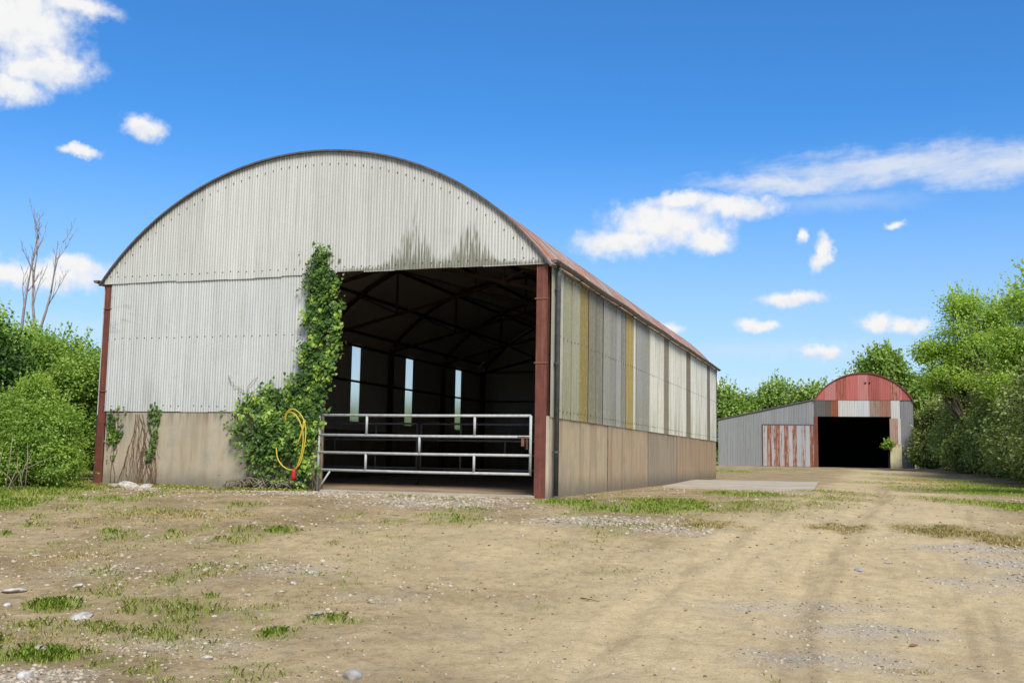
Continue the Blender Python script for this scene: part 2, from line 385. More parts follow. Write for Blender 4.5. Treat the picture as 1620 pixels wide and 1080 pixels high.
# ------------------------------------------------------------------ ground
GR = [(3.3,18.2,2.4,.8,.85),(5.4,20.2,1.7,2.,.75),(7.2,23.5,1.4,3,.7),(-6.2,16.6,2.2,.9,.55),(-4.6,13.6,2.0,.8,.45),(-3.4,9.0,1.6,.8,.5),(-5.2,9.4,1.2,.8,.55),(14,33,2.2,6,.9),(15.2,42,2.2,5,.7),(-8.18,17.21,.8,1.3,1),(-7.11,17.91,1.2,.9,.7),(-6.76,15.03,.35,.3,.7),(-6.86,14.22,.25,.28,.8),(-5.51,14.49,.38,.28,.7),(-5.25,15.51,.2,.24,.6),(-4.41,17.53,.5,.5,.7),(-3.23,14.85,.45,.45,.8),(-3.63,14.5,.3,.28,.5),(-3.42,12.02,.32,.3,.5),(-4.35,10.13,.36,.42,1),(-4.4,10.75,.32,.2,.7),(-3.59,9.95,.2,.2,.7),(-3.65,8.04,.6,.42,1),(-4.5,8.4,.6,.5,1),(-1.94,8.97,.32,.4,.75),(-1.57,9.63,.4,.32,.85),(-1.85,12.04,.12,.18,.95),(-2.98,10.61,.09,.13,.8),(-.74,16.37,.6,.75,.75),(-2.08,14.69,.33,.3,.5),(-.9,13.08,.18,.18,.5),(-2.31,22.93,.5,.6,.4),(1.1,19.19,.9,1.2,1),(2.02,18.05,1.3,1.1,1),(3.04,19.73,1.4,3.2,.75),(4.59,19.21,1.2,2.6,.65),(8.83,30.05,1.0,5.4,1),(5.71,25.14,1.4,2.6,.8),(12.49,59.78,2.4,4.,.8),(16.5,64.05,2.6,3.6,.6),(21.34,59.13,2.3,4,.6),(9.97,20.96,1.1,6.5,1),(13.13,31.16,1.6,5.4,.95),(16.59,34.28,3.0,9.5,1),(9.46,26.45,.5,2.6,.5),(.3,10.43,.14,.18,.6),(1.89,7.66,.1,.1,.5),(-.64,9.49,.25,.25,.4),(20.,50.,3.,8.,.8),(-10.,20.,2.6,4,1),(-13,16,5,8,1),(-6.3,8.2,1.2,.9,.8),(-11,24,2,4,.9)]
DR = [(6.59,15.91,.85,.8,1),(5.09,16.05,.55,.55,.9),(7.26,15.11,.7,.67,1),(8.6,15.6,1.2,.8,.9),(2.97,16.13,.9,.7,.8),(-4.95,16.21,1.6,.6,.9),(-5.54,15.17,2.,.6,.5),(-3.4,11.94,.6,.5,.6),(19.16,43.58,1.8,7,1),(3.05,8.02,.3,.25,.4),(-5.2,12.6,1.4,1.0,.45),(-2.0,10.4,1.4,.7,.3),(-4.2,8.9,1.2,.6,.5),(4.2,20.3,2.2,2.2,.55),(8.5,26.5,1.2,2.,.5)]
GV = [(-2.65,21.2,3.4,1.7,1),(-1.19,18.67,1.9,1.3,.8),(1.53,16.29,1.3,.7,1),(2.49,15.57,.95,.5,.9),(6.38,14.38,1.1,.45,1),(-2.96,12.18,1.6,.8,.5),(2.85,10.65,1.4,.6,.6),(3.29,9.53,1.,.55,.8),(5.45,11.98,.9,.6,.7),(-3.47,7.3,.8,.4,.9),(-2.54,8.5,.8,.5,.5),(-7.63,22.2,.9,1.,.9),(7.1,27.13,1.6,3.,.5),(6.43,13.4,.8,.6,.9),(2.6,8.4,1.0,.7,.7),(6.2,12.3,.8,.8,.7),(-4.6,11.9,.8,.6,.5),(-1.4,10.7,.9,.5,.4)]
TRK = [[(24,68),(19,55),(15.2,44),(10.6,32),(7.44,22.95),(4.59,16.33),(2.95,12.7),(1.89,9.97),(1.25,7.54),(1.0,3)],
       [(24,68),(20,55),(16.3,41.75),(10.8,28),(7.9,20.21),(5.85,15.25),(4.48,12.08),(2.73,7.66),(2,3)]]
def ells(lst, x, y):
    m = np.zeros_like(x)
    for (cx, cy, rx, ry, s) in lst:
        ry = max(ry, .22); rx = max(rx, .14)
        d = np.sqrt(((x-cx)/rx)**2+((y-cy)/ry)**2)
        m = np.maximum(m, s*np.clip(1.35-d, 0, 1))
    return m
def polyd(pl, x, y):
    best = np.full_like(x, 1e9)
    for (x0, y0), (x1, y1) in zip(pl[:-1], pl[1:]):
        dx, dy = x1-x0, y1-y0; L = dx*dx+dy*dy
        t = np.clip(((x-x0)*dx+(y-y0)*dy)/L, 0, 1)
        best = np.minimum(best, np.hypot(x-x0-t*dx, y-y0-t*dy))
    return best
def masks(x, y):
    n1 = fbm(x*1.1, y*1.1, 5, 3); n2 = fbm(x*3.3, y*3.3, 4, 9); n3 = fbm(x*.35, y*.35, 4, 21)
    g = ells(GR, x, y); g = sstep(.15, .85, g*(.3+1.4*n2))*np.clip(g*1.3, 0, 1)
    d = sstep(.15, .9, ells(DR, x, y)*(.3+1.3*n2))
    gv = sstep(.15, 1.0, ells(GV, x, y)*(.3+1.3*n2))
    td = np.minimum(polyd(TRK[0], x, y), polyd(TRK[1], x, y))
    wd = np.where(y < 14, 1.3, 1.1)
    tr = 1-sstep(wd*.6, wd*1.8, td+(n1-.5)*1.2)
    tr = np.maximum(tr, .85*ells([(-.5,13.5,2.6,2.2,1),(1.5,9,3.2,3,1),(4.5,7,3,3,1),(0,15,2.0,1.2,1)], x, y))
    sc = sstep(.50, .70, fbm(x*1.7, y*1.2, 4, 33))*.6*sstep(.3, .6, n3)*(1-tr)*sstep(1.2, -2., x-.2*y)
    g = np.maximum(g*(1-.5*tr), sc)
    tr = tr*(1-.8*g)*(1-.8*d)
    fx = sstep(12, 20, np.abs(x-4)*.8)*sstep(5, 30, np.abs(x)+y*.3)
    far = sstep(75, 95, y)+sstep(13, 18, -x)+sstep(26, 32, x-np.maximum(0, y-50)*.3)
    g = np.clip(np.maximum(g, far), 0, 1)
    return g, d, gv, tr
def gh0(x, y):
    h = -.73*(1-sstep(8, 20, y))+.43*sstep(50, 72, y)
    # the bare slope also falls away on the left; the hedge bank stands a little higher
    h = h+.5*sstep(0, 6, x-(9+.28*y))*sstep(15, 40, y)*.6
    return h
def gh(x, y):
    x = np.asarray(x, float); y = np.asarray(y, float)
    h = gh0(x, y)
    amp = np.where(y < 22, 1., .5)
    h = h+amp*((fbm(x*.7, y*.7, 3, 5)-.5)*.06+(fbm(x*5, y*5, 3, 6)-.5)*.022)
    for off in (-.75, .75):
        pl = [(px_+off, py_) for px_, py_ in TRK[0]]
        dd = polyd(pl, x, y); h = h-.028*np.exp(-(dd/.13)**2)+.012*np.exp(-((dd-.26)/.1)**2)
    a, b = inv(x, y)
    near = np.maximum(np.maximum(-.35-a, a-BW-.35), np.maximum(-.5-b, b-BL-.35))
    k = sstep(0., .8, near)
    h = h*k+(1-k)*(gh0(x, y)-.03)
    # far shed yard and the concrete pad stay clear of bumps
    k2 = sstep(0., 1., np.maximum(np.maximum(14.-x, x-30), np.maximum(74.2-y, y-89)))
    h = h*k2+(1-k2)*.40
    k3 = sstep(0., .5, np.maximum(np.abs(x-8.6)-3.6, np.abs(y-35.4)-6.))
    h = h*k3+(1-k3)*(-.03)
    return h
def gz(x, y): return float(gh(np.array([x]), np.array([y]))[0])
def spaced(lo, hi, step, ends, grow=1.16):
    c = list(np.arange(lo, hi+1e-6, step)); s = step; p = c[-1]
    while p < ends[1]: s *= grow; p += s; c.append(p)
    s = step; p = c[0]; l = []
    while p > ends[0]: s *= grow; p -= s; l.append(p)
    return np.array(l[::-1]+c)
gx = spaced(-9.5, 10.5, .085, (-900, 900), 1.035); gx = gx[np.r_[True, np.diff(gx) > 0]]
gy = spaced(5.5, 22, .085, (-300, 1500), 1.022)
XX, YY = np.meshgrid(gx, gy)
ZZ = gh(XX, YY); g_, d_, gv_, t_ = masks(XX, YY)
nx, ny = len(gx), len(gy)
me = bpy.data.meshes.new('ground')
me.vertices.add(nx*ny); me.vertices.foreach_set('co', np.stack([XX, YY, ZZ], -1).astype(np.float32).ravel())
ii = (np.arange(ny-1)[:, None]*nx+np.arange(nx-1)[None]).ravel()
quads = np.stack([ii, ii+1, ii+nx+1, ii+nx], -1)
me.loops.add(quads.size); me.loops.foreach_set('vertex_index', quads.ravel().astype(np.int32))
me.polygons.add(len(quads)); me.polygons.foreach_set('loop_start', np.arange(0, quads.size, 4, dtype=np.int32))
me.update(calc_edges=True); me.shade_smooth()
rut = np.zeros_like(XX)
for pl_, k0 in ((TRK[0], 1.), (TRK[1], .8)):
    for off in (-.95, -.72, .72, .95):
        dd = polyd([(a_+off, b_) for a_, b_ in pl_], XX, YY)
        rut = np.maximum(rut, k0*np.exp(-(dd/.06)**2)*sstep(.42, .62, fbm(XX*.8+off*3, YY*.35, 3, 55)))
ra = me.attributes.new('rut', 'FLOAT', 'POINT'); ra.data.foreach_set('value', rut.astype(np.float32).ravel())
at = me.color_attributes.new('mask', 'FLOAT_COLOR', 'POINT')
at.data.foreach_set('color', np.stack([g_, d_, gv_, t_], -1).astype(np.float32).ravel())
def _ground(t):
    nd = t.n('ShaderNodeAttribute', attribute_name='mask', attribute_type='GEOMETRY')
    r, g, b = t.sep(nd.outputs['Color'])[:3]; tr = nd.outputs['Alpha']
    p = t.pos()
    n1 = t.noise(p, .8, 6, .6); n2 = t.noise(p, 5., 6, .65); n3 = t.noise(p, 28., 5, .7); n4 = t.noise(p, 90., 3, .7)
    soil = t.mix(t.mr(n1, .35, .65), (.27, .19, .088), (.45, .335, .17))
    soil = t.mix(t.m('MULTIPLY', t.mr(n2, .45, .7), .6), soil, (.15, .098, .048))
    pale = t.mix(t.mr(n2, .3, .75), (.60, .46, .25), (.47, .355, .185))
    c = t.mix(t.m('MULTIPLY', tr, t.mr(n1, .2, .6, .75, 1.)), soil, pale)
    # long scuffed streaks left by wheels
    sx, sy, sz = t.sep(p)[:3]
    stv = t.xyz(t.m('MULTIPLY', t.m('SUBTRACT', sx, t.m('MULTIPLY', sy, .32)), 4.5), t.m('MULTIPLY', sy, .5), 0.)
    c = t.mix(t.m('MULTIPLY', t.mr(t.noise(stv, 1., 5, .65), .5, .72), .4), c, (.32, .235, .125))
    n6 = t.noise(t.xyz(t.m('MULTIPLY', sx, .6), t.m('MULTIPLY', sy, .35), 0.), 2.1, 6, .68)
    c = t.mix(t.m('MULTIPLY', t.mr(n6, .5, .7), .4), c, t.mix(n3, (.33, .285, .205), (.24, .20, .14)))
    grav = t.mix(t.mr(n3, .3, .7), (.52, .46, .37), (.28, .235, .17))
    c = t.mix(t.m('MULTIPLY', b, t.mr(n2, .25, .55, .45, 1.)), c, grav)
    c = t.mix(t.m('MULTIPLY', g, .75), c, t.mix(n3, (.28, .20, .09), (.40, .30, .15)))
    gc = t.mix(t.mr(n3, .3, .7), (.16, .19, .03), (.32, .32, .08))
    c = t.mix(t.m('MULTIPLY', r, .6), c, gc)
    # scattered chips of pale stone and dark crumbs
    vd = t.vor(p, 34.); vc = t.vor(p, 34., 'Color')
    chip = t.m('MULTIPLY', t.mr(vd, .36, .24), t.mr(t.sep(vc)[0], .76, .84))
    c = t.mix(t.m('MULTIPLY', chip, t.m('SUBTRACT', .8, t.m('MULTIPLY', tr, .45))), c, (.50, .46, .40))
    vd2 = t.vor(p, 58.); vc2 = t.vor(p, 58., 'Color')
    cr = t.m('MULTIPLY', t.mr(vd2, .4, .25), t.mr(t.sep(vc2)[1], .7, .8))
    c = t.mix(t.m('MULTIPLY', cr, .6), c, (.11, .08, .045))
    n5 = t.noise(t.xyz(sx, t.m('MULTIPLY', sy, .55), 0.), 11., 6, .72)
    c = t.mix(t.m('MULTIPLY', t.mr(n5, .46, .64), t.m('SUBTRACT', .62, t.m('MULTIPLY', tr, .35))), c, t.mix(1., c, (.62, .58, .50, 1), 'MULTIPLY'))
    n7 = t.noise(p, 170., 2, .7)
    c = t.mix(t.m('MULTIPLY', t.mr(n7, .52, .66), .45), c, t.mix(1., c, (.6, .57, .5, 1), 'MULTIPLY'))
    c = t.mix(t.m('MULTIPLY', t.mr(n7, .46, .36), .3), c, (.62, .54, .42))
    c = t.mix(t.m('MULTIPLY', t.mr(n4, .5, .8), .35), c, t.mix(1., c, (.6, .58, .55, 1), 'MULTIPLY'))
    c = t.mix(t.m('MULTIPLY', t.attr('rut'), t.mr(n3, .3, .6, .15, .6)), c, (.21, .145, .075))
    h = t.m('ADD', t.m('ADD', t.m('MULTIPLY', n2, .5), t.m('MULTIPLY', n3, .35)), t.m('ADD', t.m('MULTIPLY', chip, .15), t.m('MULTIPLY', n4, .1)))
    return t.bsdf(c, .95, 0., t.bump(h, .9, .06), .12)
M['ground'] = material('yard_earth', _ground)
ground = link('ground', me, M['ground']); tag(ground, kind='structure')

# ------------------------------------------------------------------ big barn
ARC_R, ARC_Z, HALF = 7.1, .58, BW/2
def arch(a, off=0.): return ARC_Z+math.sqrt(max((ARC_R+off)**2-(a-HALF)**2, 0))
barn = empty('barn', (PX, PY, 0), -YAW, label='large round-roofed barn of pale corrugated sheets with a gated opening', cat='barn')
PITCH, AMP = .0703, .0075
def wavy(a0, a1, top, bot, y, n=6):
    """vertical corrugated sheet in the front plane, a0<a1, clipped by functions top(a), bot(a)"""
    v = []; f = []; k = int(round((a1-a0)/PITCH*n)); rows = 2
    for i in range(k+1):
        a = a0+(a1-a0)*i/k; yy = y+AMP*math.cos(2*math.pi*a/PITCH)
        v += [(-a, yy, bot(a)), (-a, yy, top(a))]
    for i in range(k): f.append((2*i+2, 2*i, 2*i+1, 2*i+3))
    return pymesh('sheet', v, f, True)
cw = 10*PITCH; ns = 16
for i in range(ns):                          # gable
    a0, a1 = i*BW/ns, (i+1)*BW/ns+.03
    a1 = min(a1, BW-.005)
    sh = random.uniform(.93, 1.05)
    lob = random.uniform(-.02, .015)
    link('gable_sheet', wavy(max(a0, .005), a1, lambda a: arch(a, -.02), lambda a: 4.85+lob-(.04 if a > 5.8 else 0), -.075-.004*(i % 2)), M['front'], barn,
         color=(.555*sh, .54*sh, .485*sh), rust=.0)
k = 8
for i in range(k):                           # lower front sheets
    a0 = 5.22+i*(11.04-5.22)/k; a1 = min(a0+(11.04-5.22)/k+.03, 11.05); sh = random.uniform(.93, 1.03); lob = random.uniform(-.012, .012)
    link('wall_sheet', wavy(a0, a1, lambda a: 4.9, lambda a: BJ+.02+lob, -.045-.004*(i % 2)), M['front'], barn, color=(.56*sh, .555*sh, .51*sh), rust=.0)
# bolts
g = G()
def bolt(a, z, y=-.10):
    r = .013; g.add([(-a-r, y+.02, z-r), (-a+r, y+.02, z-r), (-a+r, y+.02, z+r), (-a-r, y+.02, z+r), (-a, y-.008, z)], [(0,1,4),(1,2,4),(2,3,4),(3,0,4)])
a = .1
while a < BW-.1:
    q = (a*1.0)
    bolt(a, 4.97+random.uniform(-.012, .012))
    if arch(a)-.3 > 5.05: bolt(a+.03, arch(a)-.30+random.uniform(-.015, .015))
    if a > 5.6: bolt(a, 3.47+random.uniform(-.012, .012), -.07)
    if a > 5.6 and random.random() < .75: bolt(a, 1.86+random.uniform(-.012, .012), -.07)
    a += PITCH*3
for z in (3.39, 1.80, 4.72):
    b = .4
    while b < BL:
        r_ = .014; zz = z+random.uniform(-.01, .01); g.add([(.075, b-r_, zz-r_), (.075, b+r_, zz-r_), (.075, b+r_, zz+r_), (.075, b-r_, zz+r_), (.10, b, zz)], [(0,1,4),(1,2,4),(2,3,4),(3,0,4)])
        b += .3
tag(g.obj('bolt_heads', M['bolt'], barn), kind='stuff')
# concrete dwarf walls, bay by bay
def box(name, x0, x1, y0, y1, z0, z1, mt, parent=barn, **kw):
    q = G(); q.box(x0, x1, y0, y1, z0, z1); return q.obj(name, mt, parent, **kw)
box('concrete_panel', -11.0, -6.262, -.03, .12, -.35, BJ, M['conc_front'], color=(1, 1, 1))
box('concrete_panel', -6.25, -5.22, -.025, .12, -.35, BJ, M['conc_front'], color=(.88, .88, .86))
JY = [.0, 5.33, 10.66, 15.98, 21.3, BL]
tint = [(1.0, .97, .92), (.95, .86, .80), (.70, .68, .72), (.82, .70, .66), (.86, .76, .68)]
for i in range(5):
    y0, y1 = JY[i]+(.26 if i == 0 else .02), JY[i+1]-.02
    box('concrete_panel', -.10, .045+.006*(i % 2), y0, y1, -.35, BJ-.04, M['conc_side'], color=tint[i])
    box('concrete_panel', -BW+.0, -BW+.15, y0, y1, -.35, BJ-.04, M['conc_front'], color=(.8, .8, .8))
box('concrete_panel', -.10, .052, .0, .25, -.35, BJ-.04, M['conc_side'], color=(1.05, 1.1, 1.2))
box('concrete_panel', -11.05, -.12, BL-.15, BL, -.35, BJ-.04, M['conc_front'], color=(.8, .8, .8))
for y_ in JY[1:-1]: box('joint_strip', .0, .058, y_-.018, y_+.018, -.3, BJ-.05, M['rustbit'])
box('joint_filler', -.09, -.01, .2, BL-.02, -.3, BJ-.06, M['black'])
# side sheets
SP = .1
def side_sheet(wd, flip=1, z0=BJ-.06, z1=BH, n=5):
    v = []; f = []; k = int(round(wd/SP*n))
    for i in range(k+1):
        b = wd*i/k; x = flip*.012*math.cos(2*math.pi*b/SP)
        v += [(x, b, z0), (x, b, z1)]
    for i in range(k): f.append((2*i, 2*i+2, 2*i+3, 2*i+1) if flip > 0 else (2*i+2, 2*i, 2*i+1, 2*i+3))
    return pymesh('side_sheet', v, f, True)
segs = [(0.0, .30, (.34, .36, .33), .0), (.30, .95, (.40, .41, .37), 0), (.95, 1.62, (.27, .28, .21), 0), (1.62, 2.3, (.30, .31, .25), 0), (2.3, 3.15, (.235, .185, .065), 0),
        (3.15, 3.9, (.19, .185, .155), 0), (3.9, 4.65, (.185, .18, .165), 0), (4.65, 5.33, (.26, .27, .27), 0), (5.33, 6.1, (.23, .235, .25), 0), (6.1, 6.75, (.29, .31, .34), 0),
        (6.75, 7.32, (.20, .20, .19), 0), (7.32, 8.3, (.33, .255, .09), 0), (8.3, 8.72, (.56, .58, .56), 0), (8.72, 9.6, (.27, .29, .31), 0), (9.6, 10.72, (.26, .27, .27), 0),
        (10.72, 11.5, (.60, .62, .60), 0), (11.5, 12.3, (.57, .60, .57), 0), (12.3, 13.2, (.60, .61, .59), 0), (13.2, 14.12, (.20, .18, .15), 0), (14.12, 15.4, (.60, .62, .61), 0),
        (15.4, 16.7, (.56, .58, .56), 0), (16.7, 17.95, (.58, .60, .58), 0), (17.95, 18.95, (.17, .155, .13), 0), (18.95, 20.5, (.59, .62, .62), 0), (20.5, 22.0, (.56, .59, .59), 0),
        (22.0, 23.5, (.57, .60, .6), 0), (23.5, 24.4, (.13, .12, .11), 0), (24.4, 25.5, (.58, .60, .61), 0), (25.5, BL, (.55, .58, .59), 0)]
for i, (b0, b1, c, r) in enumerate(segs):
    link('side_sheet', side_sheet(b1-b0+.02), M['side'], barn, loc=(.065+.005*(i % 2), b0, 0), color=(c[0]*1.12, c[1]*1.04, c[2]*.90), rust=.35 if i in (3, 5, 10, 13) else r)
edges = [0, 2.4, 3.1, 7.5, 8.2, 13.1, 13.78, 17.85, 18.55, 23.36, 24.04, BL]
for i in range(len(edges)-1):
    if i % 2: 
        for z0, z1 in ((1.98, 3.40), (3.46, 4.81)):
            q = side_sheet(edges[i+1]-edges[i], -1, z0, z1)
            link('rooflight_sheet', q, M['translucent'], barn, loc=(-BW-.03, edges[i], 0))
        link('side_sheet', side_sheet(edges[i+1]-edges[i], -1, BJ-.06, 1.98), M['side'], barn, loc=(-BW-.03, edges[i], 0), color=(.4, .4, .4))
        link('side_sheet', side_sheet(edges[i+1]-edges[i], -1, 4.81, BH), M['side'], barn, loc=(-BW-.03, edges[i], 0), color=(.4, .4, .4))
    else:
        n_ = max(1, round((edges[i+1]-edges[i])/.85)); st_ = (edges[i+1]-edges[i])/n_; me_ = side_sheet(st_, -1)
        for j in range(n_): link('side_sheet', me_, M['side'], barn, loc=(-BW-.03, edges[i]+j*st_, 0), color=(.45, .46, .44))
# back wall
bk = []
for i in range(ns):
    a0, a1 = i*BW/ns, (i+1)*BW/ns+.02; a1 = min(a1, BW)
    v = []; f = []; kk = 40
    for j in range(kk+1):
        a_ = a0+(a1-a0)*j/kk; yy = BL+.06+AMP*math.cos(2*math.pi*a_/PITCH)+.004*(i % 2); v += [(-a_, yy, BJ-.06), (-a_, yy, arch(a_, -.03))]
    for j in range(kk): f.append((2*j, 2*j+2, 2*j+3, 2*j+1))
    link('gable_sheet', pymesh('back_sheet', v, f, True), M['side'], barn, color=(.5, .5, .48))
for b_ in (.0, BL-.12):
    box('corner_flashing', -BW-.06, -BW+.06, b_+(.02 if b_ < 1 else 0), b_+.2, -.3, BH, M['darksteel'])
box('corner_flashing', -.08, .085, BL-.1, BL+.10, BJ-.05, BH, M['trim'])
# roof: sheets bent over the arch, two halves
def roof_half(sgn, wd, lap=0.):
    v = []; f = []; k = int(wd/.0762*4); m_ = 16; th1 = math.asin((HALF+.10)/ARC_R)
    for i in range(k+1):
        b = wd*i/k; dr = .009*math.cos(2*math.pi*b/.0762)+lap
        for j in range(m_+1):
            th = th1*j/m_; R_ = ARC_R+dr
            v.append((-HALF+sgn*R_*math.sin(th), b, ARC_Z+R_*math.cos(th)))
    for i in range(k):
        for j in range(m_):
            q = (i*(m_+1)+j, i*(m_+1)+j+1, (i+1)*(m_+1)+j+1, (i+1)*(m_+1)+j)
            f.append(q if sgn < 0 else q[::-1])
    return pymesh('roof_sheet', v, f, True)
nr = 36; rw = (BL+.24)/nr
rm = {(s, l): roof_half(s, rw+.04, .004*l) for s in (-1, 1) for l in (0, 1)}
for me_ in rm.values():
    bm = bmesh.new(); bm.from_mesh(me_); bmesh.ops.recalc_face_normals(bm, faces=bm.faces)
    fc = bm.faces[0]; c_ = fc.calc_center_median()
    if fc.normal.dot(c_-Vector((-HALF, c_.y, ARC_Z))) < 0: bmesh.ops.reverse_faces(bm, faces=bm.faces)
    bm.to_mesh(me_); bm.free()
for i in range(nr):
    for s in (-1, 1): link('roof_sheet', rm[(s, i % 2)], M['roof'], barn, loc=(0, -.13+i*rw, 0))
# roof edge trim (bent bar under the sheet edge)
def arc_bar(y0, y1, r0, r1, m_=44, ext=.10):
    v = []; f = []; t0 = math.asin((HALF+ext)/ARC_R)
    for i in range(m_+1):
        th = -t0+2*t0*i/m_
        for (yy, rr) in ((y0, r0), (y1, r0), (y1, r1), (y0, r1)): v.append((-HALF+rr*math.sin(th), yy, ARC_Z+rr*math.cos(th)))
    for i in range(m_):
        for k in range(4):
            a_ = i*4+k; b_ = i*4+(k+1) % 4; f.append((a_, b_, b_+4, a_+4))
    f += [(3, 2, 1, 0), (m_*4, m_*4+1, m_*4+2, m_*4+3)]
    return v, f
g = G(); g.add(*arc_bar(-.15, -.115, ARC_R-.022, ARC_R+.018)); g.obj('roof_edge', M['trim'], barn)
g = G(); g.add(*arc_bar(BL+.10, BL+.13, ARC_R-.045, ARC_R+.022)); g.obj('roof_edge', M['trim'], barn)
# gutters
def gutter(x, nm='gutter'):
    q = G(); n_ = 8; r = .075; v = []; f = []; ny_ = 18
    for i in range(ny_+1):
        y = -.17+(BL+.45)*i/ny_; sag = .012*math.sin(i*1.7)
        for k in range(n_+1):
            th = math.pi+math.pi*k/n_; v.append((x+r*math.cos(th), y, 4.90+sag+r*math.sin(th)))
        for k in range(n_+1):
            th = 2*math.pi-math.pi*k/n_; v.append((x+(r-.006)*math.cos(th), y, 4.902+sag+(r-.006)*math.sin(th)))
    m_ = 2*(n_+1)
    for i in range(ny_):
        for k in range(m_): f.append((i*m_+k, i*m_+(k+1) % m_, (i+1)*m_+(k+1) % m_, (i+1)*m_+k))
    f.append(tuple(range(n_+1))); 
    q.add(v, f); return q.obj(nm, M['gutter'], barn, smooth=False)
gutter(.17); gutter(-BW-.17)
for i in range(14):
    q = G(); q.box(.07, .25, i*2.0+.1, i*2.0+.14, 4.815, 4.83); q.obj('gutter_bracket', M['trim'], barn)
q = G(); q.tube([(.16, .24, 4.84), (.155, .24, 4.6), (.15, .24, .02)], .052, 12); dp = q.obj('downpipe', M['pipe'], barn, smooth=True)
for z in (.9, 2.75, 4.3): 
    q = G(); q.tube([(.15, .24, z), (.15, .24, z+.05)], .061, 12); q.box(.06, .14, .22, .26, z+.01, z+.04); q.obj('pipe_bracket', M['pipe'], dp)
# front posts and internal frames
def ibeam(x, y, z0, z1, wd=.24, dp_=.22, name='post', mt='oxide', parent=barn):
    q = G(); q.box(x-wd/2, x+wd/2, y, y+.02, z0, z1); q.box(x-wd/2, x+wd/2, y+dp_-.02, y+dp_, z0, z1); q.box(x-.008, x+.008, y+.02, y+dp_-.02, z0, z1)
    return q.obj(name, M[mt], parent)
p1 = ibeam(-.125, -.03, -.3, 4.84); p2 = ibeam(-11.14, -.03, -.3, 4.84, .21); p3 = ibeam(-5.36, -.0, -.3, 4.84, .22)
for z in (2.75, 4.1):
    q = G(); q.box(-.28, .01, -.045, -.033, z, z+.025); q.obj('post_cleat', M['rustbit'], p1)
for z in (2.2, 4.2):
    q = G(); q.box(-11.26, -11.0, -.055, -.033, z, z+.02); q.obj('post_cleat', M['rustbit'], p2)
for b in JY[1:]:
    bb = b-.1 if b < BL else BL-.35
    for x in (-.2, -BW+.24): ibeam(x, bb-.1, -.1, 4.84, .16, .18, 'frame_post', 'darksteel')
for b in JY:
    bb = min(max(b, .25), BL-.3)
    q = G(); v, f = arc_bar(bb-.05, bb+.05, ARC_R-.22, ARC_R-.12, 24, -.15); q.add(v, f)
    mid = (-HALF, bb, 6.15)
    for s in (-1, 1):
        foot = (-HALF+s*(HALF-.2), bb, 4.78); q.beam(foot, mid, .07, .10)
        q.beam((-HALF+s*2.8, bb, 5.47), (-HALF+s*2.8, bb, 6.95), .05, .06)
        q.beam((-HALF+s*2.8, bb, 5.50), (-HALF+s*4.3, bb, 6.15), .05, .06)
        q.beam((-HALF+s*2.8, bb, 6.95), (-HALF, bb, 6.15), .05, .06)
    q.beam(mid, (-HALF, bb, 7.5), .06, .06)
    q.obj('roof_truss', M['darksteel'], barn)
for th in np.linspace(-.86, .86, 9):
    q = G(); x, z = -HALF+(ARC_R-.08)*math.sin(th), ARC_Z+(ARC_R-.08)*math.cos(th)
    q.beam((x, .02, z), (x, BL-.05, z), .06, .09); q.obj('purlin', M['darksteel'], barn)
for x in (-.02, -BW+.07):
    for z in (3.43, 4.72):
        q = G(); q.box(x-.05, x+.03, .25, BL-.2, z-.035, z+.035); q.obj('wall_rail', M['darksteel'], barn)
for z in (3.43, 4.84):
    q = G(); q.box(-BW+.2, -.2, BL-.04, BL+.03, z-.035, z+.035); q.obj('wall_rail', M['darksteel'], barn)
q = G(); q.box(-5.3, -.24, .02, .1, 4.86, 4.98); q.obj('lintel_beam', M['darksteel'], barn)
q = G(); q.box(-11., -5.5, .02, .1, 4.80, 4.9); q.obj('lintel_beam', M['darksteel'], barn)
q = G(); q.box(-11.0, -5.4, -.02, .05, 3.43, 3.50); q.obj('wall_rail', M['darksteel'], barn)
box('barn_floor', -BW+.16, -.11, .13, BL-.16, -.25, .012, M['floor'])
# concrete threshold with a broken uneven lip
v = []; f = []; n_ = 40
for i in range(n_+1):
    x = -5.2+(5.0)*i/n_; yy = -.10+.05*float(fbm(np.array([x*2.]), np.array([1.]), 3, 2)[0]-.5)*2; zz = .025+.012*math.sin(x*3.1)
    v += [(x, yy, -.3), (x, yy, zz), (x, .13, .03)]
for i in range(n_): f += [(3*i, 3*i+3, 3*i+4, 3*i+1), (3*i+1, 3*i+4, 3*i+5, 3*i+2)]
link('threshold', pymesh('threshold', v, f), M['slab'], barn)

# pale strip dangling in the back of the barn
t = empty('hanging_strip', W2(9.28, 20.9, 4.55), -YAW, label='thin pale strip hanging at a slant high inside the open barn', cat='strip')
q = G(); q.beam((0, 0, 0), (.26, 0, .26), .03, .05); q.obj('strip_end', M['white_strip'], t)
q = G(); q.beam((.26, 0, .26), (.95, 0, .80), .02, .03); q.obj('strip_rod', M['galv_dull'], t)

